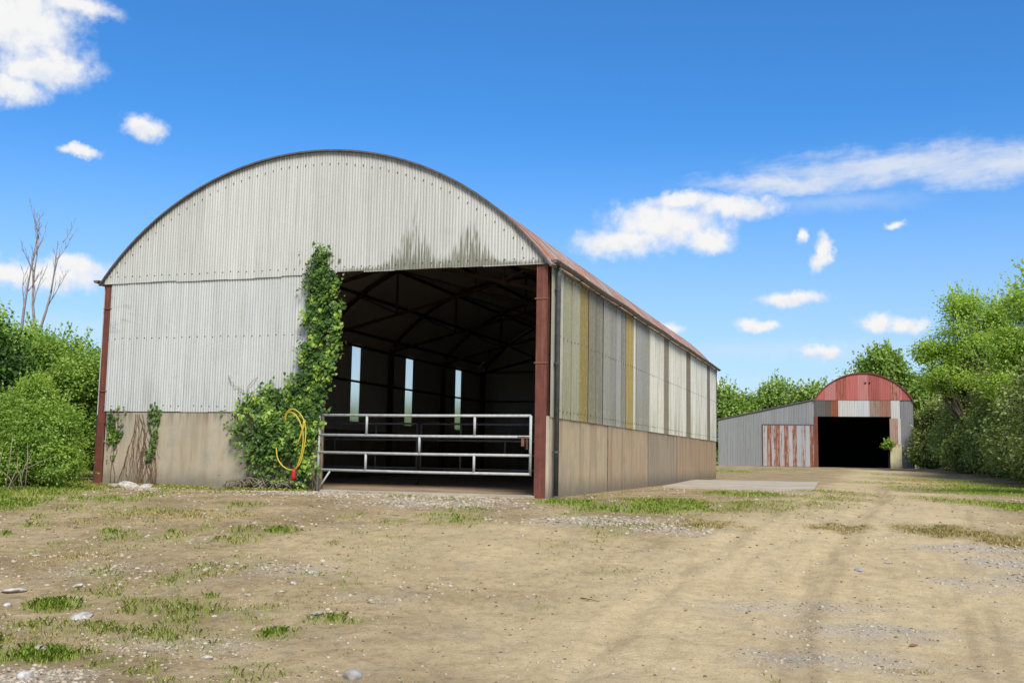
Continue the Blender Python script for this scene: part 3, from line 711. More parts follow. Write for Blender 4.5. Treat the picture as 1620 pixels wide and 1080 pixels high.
# ------------------------------------------------------------------ gates
def rail(pts, r, name, mt, parent): q = G(); q.tube(pts, r, 10); return q.obj(name, mt, parent, smooth=True)
def make_gate(mt, label, group, front):
    gt = empty('field_gate', label=label, cat='gate', group=group)
    L = 4.88
    zs = [1.655, 1.22, .84, .46]
    for z in zs: rail([(0, 0, z), (L/2, 0, z-.008), (L, 0, z)], .029, 'gate_rail', mt, gt)
    rail([(0, 0, .0 if front else .42), (0, 0, 1.66)], .028, 'gate_upright', mt, gt)
    rail([(L, 0, .43), (L, 0, 1.66)], .028, 'gate_upright', mt, gt)
    for x, z0, z1 in ((1.15, 1.22, 1.65), (3.65, 1.22, 1.65), (2.40, .84, 1.22), (1.15, .46, .84), (3.65, .46, .84)):
        rail([(x, .0, z0), (x, .0, z1)], .027, 'gate_strut', mt, gt)
    if front: rail([(.02, 0, .03), (.30, 0, .44)], .02, 'gate_brace', mt, gt)
    return gt
gate = make_gate(M['galv'], 'bright galvanised steel gate closing the front opening of the barn', 'steel gates of the barn', True)
gate.location = W2(5.17, -.16, .0); gate.rotation_euler = (0, 0, -YAW)
q = G(); q.box(4.62, 4.86, -.06, -.035, 1.19, 1.23); q.box(4.70, 4.76, -.065, -.04, 1.03, 1.19); q.obj('latch', M['rustbit'], gate)
q = G()
for k in range(7):
    z = 1.18-.03*k; q.tube([(4.82, -.045, z), (4.84, -.05, z-.018), (4.82, -.055, z-.036), (4.80, -.05, z-.018), (4.82, -.045, z)], .006, 6)
q.obj('latch_chain', M['rustbit'], gate)
g2 = make_gate(M['galv_dull'], 'dull steel gate inside the barn, hinged right of the middle post', 'steel gates of the barn', False)
g2.location = W2(5.10, 5.3, .0); g2.rotation_euler = (0, 0, -YAW)
g3 = bpy.data.objects.new('field_gate', None); COL.objects.link(g3)
tag(g3, label='dull steel gate inside the barn, left of the middle post and partly behind ivy', cat='gate', group='steel gates of the barn')
g3.location = W2(5.24+4.88, 5.35, .0); g3.rotation_euler = (0, 0, -YAW)
for ch in list(g2.children):
    c = ch.copy(); COL.objects.link(c); c.parent = g3
gp = empty('gate_post', W2(5.17, 5.32, 0), -YAW, label='dark steel gate post between the two inner gates', cat='post')
q = G(); q.tube([(0, 0, -.05), (0, 0, 1.75)], .03, 10); q.obj('post_tube', M['darksteel'], gp, smooth=True)
q = G(); q.box(-.1, .1, -.1, .1, .012, .03); q.obj('post_foot', M['darksteel'], gp)

# ------------------------------------------------------------------ leaf meshes
def unit(v): return v/np.maximum(np.linalg.norm(v, axis=1, keepdims=True), 1e-9)
def leaf_mesh(name, P, Nn, T, size, var, ratio=.45, mt=None, parent=None, lobed=False, fold=.15):
    """one leaf per row: P centre, Nn normal, T direction of the midrib"""
    P = np.asarray(P); n = len(P); Nn = unit(Nn); T = unit(T-Nn*np.sum(T*Nn, 1, keepdims=True)); B = np.cross(Nn, T)
    s = size[:, None]
    if lobed:
        pr = [(-.45, 0, 0), (-.28, .48, .06), (.12, .36, .04), (.58, 0, -.08), (.12, -.36, .04), (-.28, -.48, .06)]
        k = 6; faces = [(0, 1, 2, 3), (0, 3, 4, 5)]
    else:
        pr = [(-.5, 0, 0), (0, ratio, fold), (.5, 0, 0), (0, -ratio, fold)]; k = 4; faces = [(0, 3, 2, 1)]
    V = np.stack([P+T*(a*s)+B*(b*s)+Nn*(c*s) for a, b, c in pr], 1).reshape(-1, 3)
    F = (np.arange(n)[:, None, None]*k+np.array(faces)[None]).reshape(-1, 4)
    me = bpy.data.meshes.new(name); me.vertices.add(len(V)); me.vertices.foreach_set('co', V.astype(np.float32).ravel())
    me.loops.add(F.size); me.loops.foreach_set('vertex_index', F.ravel().astype(np.int32))
    me.polygons.add(len(F)); me.polygons.foreach_set('loop_start', np.arange(0, F.size, 4, dtype=np.int32)); me.update(calc_edges=True)
    at = me.attributes.new('var', 'FLOAT', 'POINT'); at.data.foreach_set('value', np.repeat(np.clip(var, 0, 1), k).astype(np.float32))
    return link(name, me, mt, parent)
def rdir(n, rng=RNG): return unit(rng.normal(size=(n, 3)))
def crown_pts(ell, ncl, per, rc, rng, inner=.55, lump=.35, flat=.75):
    """ell: (cx,cy,cz,rx,ry,rz); clusters of leaves through an uneven shell"""
    E = np.array(ell, float); wgt = (E[:, 3]*E[:, 5]+E[:, 4]*E[:, 5]+E[:, 3]*E[:, 4])**.9; wgt /= wgt.sum()
    idx = rng.choice(len(E), ncl, p=wgt); d = rdir(ncl, rng)
    r = inner+(1-inner)*rng.random(ncl)**.55
    # outline: lumps that differ with direction
    lum = 1-lump*(.5+.5*np.sin(d[:, 0]*5+idx*1.7)*np.sin(d[:, 2]*6+idx*2.3+1)*np.cos(d[:, 1]*5+idx))+rng.normal(size=ncl)*.07
    C = E[idx, :3]+d*E[idx, 3:]*(r*lum)[:, None]
    cv = rng.random(ncl)
    P = np.repeat(C, per, 0); n = len(P); q = rng.normal(size=(n, 3))*np.array([rc, rc, rc*flat]); P = P+q
    out = np.repeat(unit(d), per, 0)
    N_ = unit(out*.5+np.array([0, 0, .75])+rng.normal(size=(n, 3))*.6)
    T_ = unit(q+np.array([0, 0, -.25*rc])+rng.normal(size=(n, 3))*.3*rc)
    var = np.repeat(cv**1.3, per)*.62+rng.random(n)*.3+.03
    return P, N_, T_, var, C
def limbs(g, base, C, rng, r0, n=14, rise=.35, nn=6):
    base = np.array(base, float); sel = C[rng.choice(len(C), min(n, len(C)), replace=False)]
    for c in sel:
        top = base+np.array([(c[0]-base[0])*.25, (c[1]-base[1])*.25, (c[2]-base[2])*rise])
        pts = [base+(top-base)*0, base+(top-base)*.6+rng.normal(size=3)*.05, top, top+(c-top)*.5+rng.normal(size=3)*.12+np.array([0, 0, .1]), c]
        g.tube([tuple(p) for p in pts], [r0, r0*.8, r0*.55, r0*.3, r0*.1], nn)
def leafy(name, label, cat, base, ell, mt, ncl, per, rc, size, seed, trunk=.12, group=None, ratio=.45, inner=.55, lump=.35, nl=14, stem='trunk', crown='crown', dens=1., rise=.35, flat=.75, dead_leaf=0.):
    rng = np.random.default_rng(seed); bz = gz(base[0], base[1])
    root = empty(name, (base[0], base[1], bz), label=label, cat=cat, group=group)
    P, N_, T_, var, C = crown_pts(ell, int(ncl*dens), per, rc, rng, inner, lump, flat)
    # shoots that break the outline
    ctr = C.mean(0); od = unit(C-ctr); ns_ = int(len(C)*.13); far_ = np.argsort(-(np.linalg.norm((C-ctr)/np.maximum(C.std(0), .1), axis=1)+od[:, 2]*.8+rng.random(len(C))*.8))[:ns_]
    m_ = max(10, per//2); t_ = np.tile(np.linspace(0, 1, m_), ns_); L_ = np.repeat(rng.uniform(1.6, 4.2, ns_)*rc, m_)
    dir_ = unit(od[far_]*.7+np.array([0, 0, .9])+rng.normal(size=(ns_, 3))*.3); D_ = np.repeat(dir_, m_, 0)
    Ps = np.repeat(C[far_], m_, 0)+D_*(t_*L_)[:, None]+rng.normal(size=(ns_*m_, 3))*(rc*.22*(1.15-t_))[:, None]
    P = np.concatenate([P, Ps]); N_ = np.concatenate([N_, unit(rng.normal(size=Ps.shape)*.6+np.array([0, 0, .6]))]); T_ = np.concatenate([T_, unit(D_+rng.normal(size=Ps.shape)*.5)]); var = np.concatenate([var, np.clip(.45+.5*rng.random(len(Ps)), 0, 1)])
    keep = P[:, 2] > .03; P, N_, T_, var = P[keep], N_[keep], T_[keep], var[keep]
    leaf_mesh(crown, P, N_, T_, size*rng.uniform(.6, 1.3, len(P)), var, ratio, M[mt], root)
    if dead_leaf:
        k_ = rng.choice(len(P), int(len(P)*dead_leaf), replace=False, p=(lambda q_: q_/q_.sum())(sstep(.5, .62, fbm(P[:, 0]*.9+9, P[:, 2]*.9+seed, 3, seed))*np.exp(-P[:, 2]*.5)+1e-6))
        leaf_mesh('dead_leaves', P[k_]+N_[k_]*.04, N_[k_]+rng.normal(size=(len(k_), 3))*.5, T_[k_], size*rng.uniform(.5, 1.1, len(k_)), rng.random(len(k_)), .3, M['leaf_brown'], root)
    q = G(); limbs(q, (0, 0, -.1), C, rng, trunk, nl, rise); q.obj(stem, M['bark'], root, smooth=True)
    return root

# ------------------------------------------------------------------ ivy on the door jamb
def inpoly(px, pz, poly):
    c = np.zeros(len(px), bool); n = len(poly); j = n-1
    for i in range(n):
        xi, zi = poly[i]; xj, zj = poly[j]
        c ^= ((zi > pz) != (zj > pz)) & (px < (xj-xi)*(pz-zi)/(zj-zi+1e-12)+xi); j = i
    return c
def wall_leaves(poly, n, rng, bulge, size, jitter=.09, thin=0):
    A = np.array(poly); lo, hi = A.min(0), A.max(0)
    p = rng.uniform(lo-.1, hi+.1, (n*4, 2)); jit = p+rng.normal(size=p.shape)*jitter
    k = inpoly(jit[:, 0], jit[:, 1], poly)
    if thin: k &= rng.random(len(p)) < .12+sstep(thin, thin+.13, fbm(p[:, 0]*3.4, p[:, 1]*2.6, 4, 77))
    p = p[k][:n]
    # depth bulges most away from the outline
    bn = .35+.9*fbm(p[:, 0]*2.6, p[:, 1]*2.6, 3, 4)
    y = -.09-rng.random(len(p))**.6*bulge*bn
    P = np.stack([-p[:, 0], y, p[:, 1]], 1)
    N_ = unit(np.array([0, -.8, .45])+rng.normal(size=P.shape)*.42); T_ = unit(np.array([0, -.25, -1.])+rng.normal(size=P.shape)*.5)
    cl = fbm(p[:, 0]*5, p[:, 1]*5, 3, 14)
    var = np.clip((cl-.35)*1.5+rng.random(len(P))*.45-.05+(-y-.1)*.4, 0, 1)
    return P, N_, T_, size*rng.uniform(.6, 1.3, len(P)), var
rng = np.random.default_rng(5)
ivy = empty('ivy', (PX, PY, 0), -YAW, label='bushy green ivy climbing the barn wall beside the gated opening', cat='ivy')
colp = [(5.55, 4.75), (5.48, 4.95), (5.40, 5.08), (5.34, 5.40), (5.20, 5.36), (5.14, 5.05), (4.92, 4.85), (4.80, 4.6), (4.84, 4.3), (4.70, 4.02), (4.76, 3.5), (4.95, 3.1), (4.98, 2.6), (5.12, 2.2), (5.15, 1.6), (5.22, 1.0), (5.22, .15), (5.6, .1), (5.6, 2.2), (5.66, 2.9), (5.52, 3.3), (5.60, 3.8), (5.48, 4.3)]
mass = [(7.34, 1.74), (7.1, 1.9), (6.9, 1.9), (6.6, 2.18), (6.35, 2.12), (6.05, 2.42), (5.8, 2.3), (5.4, 2.5), (5.25, 1.5), (5.3, .7), (5.6, 1.0), (5.9, .8), (6.2, .95), (6.45, .7), (6.7, 1.0), (6.95, .7), (7.05, 1.15), (7.3, 1.3)]
parts_ = [wall_leaves(colp, 5200, rng, .26, .08, .10, .36), wall_leaves(mass, 5000, rng, .30, .078, .15, .40),
          wall_leaves([(7.7, 1.9), (5.2, 2.75), (5.1, 5.5), (5.75, 5.4), (5.9, 2.9), (7.4, .3)], 260, rng, .08, .07, .12, .45),
          wall_leaves([(7.1, 1.2), (5.5, 1.2), (5.4, .1), (6.9, .1)], 750, rng, .22, .075, .15),
          wall_leaves([(5.05, 3.8), (4.72, 3.75), (4.85, 2.6), (5.1, 2.2)], 260, rng, .2, .08, .1)]
P, N_, T_, S_, V_ = [np.concatenate([q[i] for q in parts_]) for i in range(5)]
leaf_mesh('ivy_leaves', P, N_, T_, S_, V_, mt=M['leaf_ivy'], parent=ivy, lobed=True)['kind'] = 'stuff'
q = G()
for k in range(26):
    a0 = rng.uniform(5.3, 7.0); x0 = -a0; pts = []; z = -.02; dx = rng.uniform(-.3, .3)
    for j in range(7): pts.append((x0+dx*j/6+rng.normal()*.03, -.07-rng.random()*.05, z)); z += rng.uniform(.12, .24)
    q.tube(pts, [.02*(1-.1*j) for j in range(7)], 5)
for k in range(5):
    pts = [(-5.5+rng.normal()*.05, -.08, z_) for z_ in np.linspace(0, 5., 10)]; q.tube(pts, .022, 5)
for k in range(22):                            # thin runners feeling their way over the sheets
    a0, z = rng.uniform(5.2, 7.2), rng.uniform(1.2, 2.2); d_ = rng.choice([-1, 1])*rng.uniform(.02, .08); pts = []
    if k % 2: a0, z = rng.uniform(5.3, 5.6), rng.uniform(2.5, 5.)
    for j in range(8): pts.append((-a0, -.075-rng.random()*.05, z)); a0 += d_+rng.normal()*.03; z += rng.uniform(-.02, .12)
    q.tube(pts, .007, 4)
q.obj('ivy_stems', M['vine_pale'], ivy, smooth=True)
q = G()                                        # tangle of dead stems at the foot
for k in range(34):
    a0 = rng.uniform(5.6, 7.3); pts = []
    for j in range(6):
        th = j/5*math.pi; pts.append((-a0+.22*math.cos(th)*rng.uniform(.6, 1.4), -.1-rng.random()*.3, .02+.22*math.sin(th)*rng.uniform(.4, 1.2)))
    q.tube(pts, .010, 5)
q.obj('dead_tangle', M['vine_pale'], ivy, smooth=True)

# thin creeper strands left of it, green and dead
cr = empty('creeper', (PX, PY, 0), -YAW, label='two thin green creeper strands hanging on the left concrete wall', cat='creeper')
pl = [wall_leaves([(10.9, 1.72), (10.5, 1.76), (10.55, 1.2), (10.72, .55), (10.9, .5)], 260, rng, .05, .07, .05, .42),
      wall_leaves([(9.74, 1.85), (9.40, 1.74), (9.48, 1.2), (9.58, .45), (9.72, .5)], 200, rng, .05, .065, .05, .42)]
P, N_, T_, S_, V_ = [np.concatenate([q_[i] for q_ in pl]) for i in range(5)]; P[:, 1] += .03
leaf_mesh('creeper_leaves', P, N_, T_, S_, V_*.8, mt=M['leaf_ivy'], parent=cr, lobed=True)['kind'] = 'stuff'
for a0 in (10.75, 10.65, 9.6, 9.5):
    q = G(); q.tube([(-a0+rng.normal()*.03, -.04, z_) for z_ in np.linspace(0, 1.75, 8)], .009, 5)
    q.obj('creeper_stem', M['vine'], cr, smooth=True)
dv = empty('dead_creeper', (PX, PY, 0), -YAW, label='brown dead creeper fanning down the left concrete wall', cat='creeper')
q = G()
def strand(x, z, dx, dz, n_, r, lvl):
    pts = [(x, -.04, z)]
    for j in range(n_):
        x += dx+rng.normal()*.022; z += dz*rng.uniform(.7, 1.2); pts.append((x, -.042-rng.random()*.012, max(z, .06)))
        if lvl and rng.random() < .62: strand(x, z, dx*rng.uniform(-1.2, 1.8)+rng.normal()*.012, dz, rng.integers(3, 8), r*.6, lvl-1)
    q.tube(pts, [r*(1-.7*j/len(pts)) for j in range(len(pts))], 4)
for x0, dx in ((-10.15, -.026), (-10.1, .012), (-10.05, .028), (-9.75, .005), (-9.95, .0)): strand(x0, 1.66, dx, -.13, 11, .010, 2)
q.obj('dead_stems', M['vine'], dv, smooth=True)

# ------------------------------------------------------------------ hose
hose = empty('hose', (PX+.27*math.cos(YAW), PY-.27*math.sin(YAW), 0), -YAW, label='yellow garden hose looped over the ivy with a red nozzle', cat='hose')
def smooth_pts(p, n=6):
    out = []
    for i in range(len(p)-1):
        p0, p1, p2, p3 = [Vector(p[max(0, min(len(p)-1, i+k))]) for k in (-1, 0, 1, 2)]
        for j in range(n):
            t_ = j/n; out.append(tuple(.5*((2*p1)+(p2-p0)*t_+(2*p0-5*p1+4*p2-p3)*t_*t_+(3*p1-p0-3*p2+p3)*t_**3)))
    out.append(tuple(p[-1])); return out
hp = [(-6.30, -.5, .92), (-6.24, -.52, .68), (-6.06, -.54, .50), (-5.85, -.54, .45), (-5.68, -.54, .58), (-5.58, -.55, .95), (-5.55, -.56, 1.30), (-5.62, -.57, 1.55), (-5.74, -.58, 1.70), (-5.88, -.58, 1.76), (-6.02, -.58, 1.70), (-6.09, -.56, 1.58)]
hp2 = [(-5.76, -.55, .46), (-5.63, -.57, .80), (-5.60, -.58, 1.20), (-5.68, -.60, 1.48), (-5.80, -.60, 1.64), (-5.93, -.60, 1.70), (-6.03, -.58, 1.64), (-6.08, -.55, 1.5)]
hp3 = [(-5.60, -.58, 1.50), (-5.66, -.56, 1.25), (-5.72, -.57, 1.05), (-5.62, -.56, 1.35), (-5.58, -.55, 1.52)]
q = G(); q.tube(smooth_pts(hp), .0135, 8); q.obj('hose_loop', M['hose'], hose, smooth=True)
q = G(); q.tube(smooth_pts(hp2), .0135, 8); q.obj('hose_loop', M['hose'], hose, smooth=True)
q = G(); q.tube(smooth_pts(hp3), .015, 8); q.obj('hose_loop', M['hose'], hose, smooth=True)
q = G(); q.tube([(-5.79, -.56, .48), (-5.80, -.57, .40), (-5.80, -.57, .36), (-5.80, -.575, .30), (-5.81, -.58, .22)], [.028, .05, .045, .06, .03], 10); q.obj('nozzle', M['red'], hose, smooth=True)

# ------------------------------------------------------------------ concrete pad beside the barn
pad = [(7.25, 40.9), (12.1, 40.8), (8.75, 29.9), (4.5, 30.6)]
v = [(x, y, .035) for x, y in pad]+[(x, y, -.3) for x, y in pad]
tag(link('concrete_pad', pymesh('pad', v, [(3, 2, 1, 0), (0, 1, 5, 4), (1, 2, 6, 5), (2, 3, 7, 6), (3, 0, 4, 7)]), M['slab']), kind='structure')

# ------------------------------------------------------------------ far shed with lean-to
FY = 75.0; FZ = .43
shed = empty('shed', (25.7, FY, FZ), -math.radians(17), label='smaller far shed with a rusty red arched gable and grey lean-to', cat='shed')
def fx(x): return float(np.interp(x, [15, 18.27, 22.04, 25.72, 27.42, 28.3, 29.25], [-10.48, -7.22, -3.51, .01, 1.68, 2.4, 3.3]))
def vsheet(x0, x1, zt, zb, y, pitch=.12, n=4, amp=.014):
    v = []; f = []; k = max(4, int(round((x1-x0)/pitch*n)))
    for i in range(k+1):
        x = x0+(x1-x0)*i/k; yy = y+amp*math.cos(2*math.pi*x/pitch); v += [(x, yy, zb(x)), (x, yy, zt(x))]
    for i in range(k): f.append((2*i, 2*i+2, 2*i+3, 2*i+1))
    return pymesh('sheet', v, f, True)
cL, cR = fx(22.04), fx(29.25); cH = (cR-cL)/2; cM = (cL+cR)/2; eav = 4.87; rise = 1.98
fr = (cH*cH+rise*rise)/(2*rise)
def farc(x, off=0): return eav+rise-fr+math.sqrt(max((fr+off)**2-(x-cM)**2, 0))
n_ = 9
for i in range(n_):
    x0 = cL+(cR-cL)*i/n_; x1 = cL+(cR-cL)*(i+1)/n_+.02; sh = random.uniform(.88, 1.08)
    link('gable_sheet', vsheet(x0, min(x1, cR), lambda x: farc(x, -.02), lambda x: eav-.0, -.06-.006*(i % 2)), M['sheet'], shed, color=((.44*sh, .125*sh, .10*sh), (.50*sh, .20*sh, .17*sh), (.38*sh, .10*sh, .08*sh))[i*7 % 3], rust=.55 if i not in (2, 7) else .75)
for x in (25.82, 26.12):
    q = G(); q.tube([(fx(x)-.03, -.10, 6.12), (fx(x)-.03, -.06, 6.12)], .07, 10); q.obj('vent_hole', M['black'], shed)
# band over the opening
band = [(22.05, 22.85, (.12, .11, .10), .2), (22.85, 23.25, (.11, .09, .075), .55), (23.25, 23.8, (.25, .09, .05), .9), (23.8, 24.95, (.55, .52, .48), .1), (24.95, 26.05, (.52, .52, .50), .05),
        (26.05, 26.75, (.30, .22, .17), .6), (26.75, 27.55, (.30, .16, .11), .65), (27.55, 28.28, (.56, .54, .50), .1)]
for i, (x0, x1, c, r) in enumerate(band):
    zb = 3.68 if x1 < 27.6 else 3.55
    link('front_sheet', vsheet(fx(x0), fx(x1)+.01, lambda x: eav+.02, lambda x: zb, -.035-.006*(i % 2)), M['sheet'], shed, color=c, rust=r)
link('front_sheet', vsheet(fx(28.28), cR, lambda x: eav+.02, lambda x: -.2, .0), M['sheet'], shed, color=(.22, .215, .22), rust=.0)
link('front_sheet', vsheet(fx(27.42), fx(28.10), lambda x: 3.56, lambda x: 1.72, -.05), M['sheet'], shed, color=(.40, .25, .19), rust=.6)
link('front_sheet', vsheet(fx(28.08), fx(28.34), lambda x: 3.56, lambda x: 1.72, -.045), M['sheet'], shed, color=(.56, .54, .5), rust=.1)
box('concrete_pier', fx(27.42), fx(28.36), -.18, .2, -.3, 1.71, M['conc_front'], shed, color=(1.25, 1.35, 1.15))
box('door_post', fx(22.02), fx(22.28), -.09, .1, -.2, 3.70, M['oxide'], shed)
# lean-to
lx0, lx1 = fx(15.0), fx(22.03)
def lz(x): return 3.38+(x-lx0)/(lx1-lx0)*(4.88-3.38)
def low(x): return -.25
DZ = 3.02
for i in range(5):                             # left of the door
    x0, x1 = lx0+i*.655, lx0+(i+1)*.655+.01; sh = random.uniform(.92, 1.05)
    link('lean_to_sheet', vsheet(x0, x1, lambda x: lz(x), low, -.02-.006*(i % 2)), M['sheet'], shed, color=(.27*sh, .275*sh, .265*sh), rust=.0)
for i in range(6):                             # above the door
    x0 = lx0+3.275+i*.6253; x1 = x0+.635; sh = random.uniform(.92, 1.05)
    link('lean_to_sheet', vsheet(x0, min(x1, lx1), lambda x: lz(x), lambda x: DZ-.1, -.02-.006*(i % 2)), M['sheet'], shed, color=(.27*sh, .27*sh, .265*sh), rust=.0)
door = empty('sliding_door', (lx0+3.275, -.10, 0), 0); door.parent = shed; del_keys = None
dcol = [((.42, .39, .37), .7), ((.36, .28, .24), .95), ((.40, .38, .37), .8), ((.34, .25, .21), .98), ((.40, .38, .37), .6), ((.34, .26, .22), .92), ((.42, .41, .40), .7), ((.36, .31, .28), .9), ((.38, .40, .39), .5), ((.36, .34, .32), .82), ((.40, .41, .40), .45), ((.3, .24, .21), .95)]
for i, (c, r) in enumerate(dcol):
    link('door_sheet', vsheet(i*3.66/12, (i+1)*3.66/12+.008, lambda x: DZ, lambda x: .0, -.006*(i % 2), .1), M['sheet'], door, color=c, rust=r*.9)
q = G(); q.box(-.05, 3.78, -.02, .03, DZ, DZ+.07); q.obj('door_track', M['trim'], door)
q = G(); q.box(-.03, .0, -.03, .03, 0, DZ); q.obj('door_edge', M['rustbit'], door)
# lean-to roof, side, back; main roof and side walls
q = G(); q.beam((lx0-.15, -.09, lz(lx0)+.01), (lx1+.02, -.09, lz(lx1)+.05), .05, .07); q.obj('roof_edge', M['trim'], shed)
def slope_sheet(y0, y1, col):
    v = []; f = []; k = int((y1-y0)/.12*4)
    for i in range(k+1):
        y = y0+(y1-y0)*i/k; dz = .012*math.cos(2*math.pi*y/.12); v += [(lx0-.15, y, lz(lx0)+.02+dz), (lx1, y, lz(lx1)+.05+dz)]
    for i in range(k): f.append((2*i, 2*i+1, 2*i+3, 2*i+2))
    return link('roof_sheet', pymesh('lean_roof', v, f, True), M['sheet'], shed, color=col, rust=.3)
for i in range(14): slope_sheet(-.1+i, .93+i, (.3, .3, .29))
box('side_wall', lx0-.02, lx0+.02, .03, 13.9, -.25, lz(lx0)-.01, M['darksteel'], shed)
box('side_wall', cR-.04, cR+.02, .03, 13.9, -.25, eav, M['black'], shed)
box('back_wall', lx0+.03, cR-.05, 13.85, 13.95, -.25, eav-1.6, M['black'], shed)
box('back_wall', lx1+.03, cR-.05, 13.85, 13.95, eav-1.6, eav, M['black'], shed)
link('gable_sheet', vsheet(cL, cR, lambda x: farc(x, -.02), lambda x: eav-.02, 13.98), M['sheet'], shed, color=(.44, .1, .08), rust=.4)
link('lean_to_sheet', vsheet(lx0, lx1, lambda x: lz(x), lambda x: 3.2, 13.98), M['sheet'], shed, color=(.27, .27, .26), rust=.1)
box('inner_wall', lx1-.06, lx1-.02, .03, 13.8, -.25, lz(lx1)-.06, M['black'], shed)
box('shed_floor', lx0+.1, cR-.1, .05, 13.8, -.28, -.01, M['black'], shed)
def far_roof(y0, y1, i):
    v = []; f = []; k = int((y1-y0)/.12*4); m_ = 14; t0 = math.asin((cH+.06)/fr)
    for a_ in range(k+1):
        y = y0+(y1-y0)*a_/k; dr = .012*math.cos(2*math.pi*y/.12)+.004*(i % 2)
        for j in range(m_+1):
            th = -t0+2*t0*j/m_; v.append((cM+(fr+dr)*math.sin(th), y, eav+rise-fr+(fr+dr)*math.cos(th)))
    for a_ in range(k):
        for j in range(m_): f.append((a_*(m_+1)+j, a_*(m_+1)+j+1, (a_+1)*(m_+1)+j+1, (a_+1)*(m_+1)+j))
    return pymesh('far_roof', v, f, True)
for i in range(14): link('roof_sheet', far_roof(-.12+i, .90+i, i), M['roof'], shed)
v = []; f = []; t0 = math.asin((cH+.06)/fr); m_ = 24
for i in range(m_+1):
    th = -t0+2*t0*i/m_
    for yy, rr in ((-.14, fr-.04), (-.11, fr-.04), (-.11, fr+.03), (-.14, fr+.03)): v.append((cM+rr*math.sin(th), yy, eav+rise-fr+rr*math.cos(th)))
for i in range(m_):
    for k in range(4): f.append((i*4+k, i*4+(k+1) % 4, (i+1)*4+(k+1) % 4, (i+1)*4+k))
link('roof_edge', pymesh('edge', v, f), M['oxide'], shed)

# ------------------------------------------------------------------ vegetation, left
leafy('bush', 'bright green feathery bush in front, left of the barn corner', 'bush', (-9.75, 21.6), [(0,0,1.0,.9,.9,1.0),(-.7,.4,1.2,.7,.8,1.1),(.45,-.2,.5,.6,.7,.6),(-.3,.2,1.75,.5,.5,.6),(.3,.1,1.3,.45,.4,.6),(-1.1,0,.8,.8,.7,.7)], 'leaf_bush', 1500, 30, .10, .06, 31, .035, group='bushes left of the barn', ratio=.28, inner=.5, nl=30, stem='stems', crown='foliage', rise=.2)
leafy('bush', 'low leafy bush at the left edge of the yard with dead stalks in it', 'bush', (-11.2, 20.8), [(0,0,.6,.9,.7,.65),(-1.,.3,.8,.8,.7,.8),(.8,.3,.5,.6,.6,.5),(.1,.2,1.0,.5,.5,.5)], 'leaf_bush', 1100, 28, .11, .06, 32, .03, group='bushes left of the barn', ratio=.35, nl=24, stem='stems', crown='foliage', rise=.2)
leafy('bush', 'tall mid green bush touching the left side of the barn', 'bush', (-11.6, 26.8), [(0,0,1.5,1.2,1.1,1.5),(-1.4,.3,2.1,1.0,1.1,1.5),(.9,.4,1.5,.8,.9,1.5),(.4,-.3,2.5,.7,.7,.8),(-.7,.1,3.1,.7,.7,.7),(-.4,-.4,.9,1.2,.8,.9)], 'leaf_bush', 2000, 28, .15, .08, 33, .06, group='bushes left of the barn', ratio=.4, nl=26, stem='stems', crown='foliage', rise=.2, lump=.5)
leafy('bush', 'broad bush behind the dark tree, below the two dead trees', 'bush', (-14.2, 30.5), [(0,0,2.3,2.2,1.8,2.3),(2.2,.5,2.0,1.8,1.6,2.0),(-1.8,.4,2.6,1.8,1.6,2.5),(1.2,0,3.1,1.1,1,1.0)], 'leaf_bush', 2300, 26, .2, .10, 34, .07, group='bushes left of the barn', ratio=.4, nl=26, stem='stems', crown='foliage', rise=.2)
leafy('tree', 'dark green tree at the far left edge with a pale fringe above', 'tree', (-12.4, 24.4), [(0,0,1.9,1.3,1.2,1.9),(-1.1,0,2.5,1.3,1.2,1.6),(.2,.2,.9,1.2,1.1,1.0)], 'leaf_dark', 1700, 26, .17, .09, 35, .1, ratio=.45, nl=20)
leafy('tree', 'tall light green tree leaning in at the left edge', 'tree', (-14.9, 28.2), [(0,0,3.6,1.2,1.2,1.3),(.6,0,3.1,1.0,1.0,1.2),(-1.3,0,3.6,1.3,1.2,1.3)], 'leaf_ash', 900, 22, .2, .11, 36, .09, nl=20, lump=.6, inner=.35)
leafy('bush', 'distant green bush seen low against the barn left wall', 'bush', (-16.5, 42), [(0,0,2.2,3.0,2,2.2),(4,0,1.9,2.6,2,2.0),(-4,0,2.6,3,2,2.6)], 'leaf_tree', 1300, 22, .3, .19, 37, .08, group='bushes left of the barn', nl=16, stem='stems', crown='foliage')
def twigs(g, p, d, L, r, lvl, rng):
    pts = [p]; q_ = np.array(p, float); dd = np.array(d, float); n_ = 6
    for j in range(n_):
        dd = dd+rng.normal(size=3)*.06+np.array([0, 0, .07]); dd /= np.linalg.norm(dd); q_ = q_+dd*L/n_; pts.append(tuple(q_))
        if lvl > 0 and j >= 1 and rng.random() < (.95 if lvl > 1 else .8):
            nd = dd+rng.normal(size=3)*.42; nd[2] = abs(nd[2])+.5; nd /= np.linalg.norm(nd)
            twigs(g, tuple(q_), nd, L*rng.uniform(.3, .5)*(1-j/n_*.4), r*.45*(1-j/n_*.5), lvl-1, rng)
    g.tube(pts, [max(r*(1-.85*j/n_), .006) for j in range(n_+1)], 4)
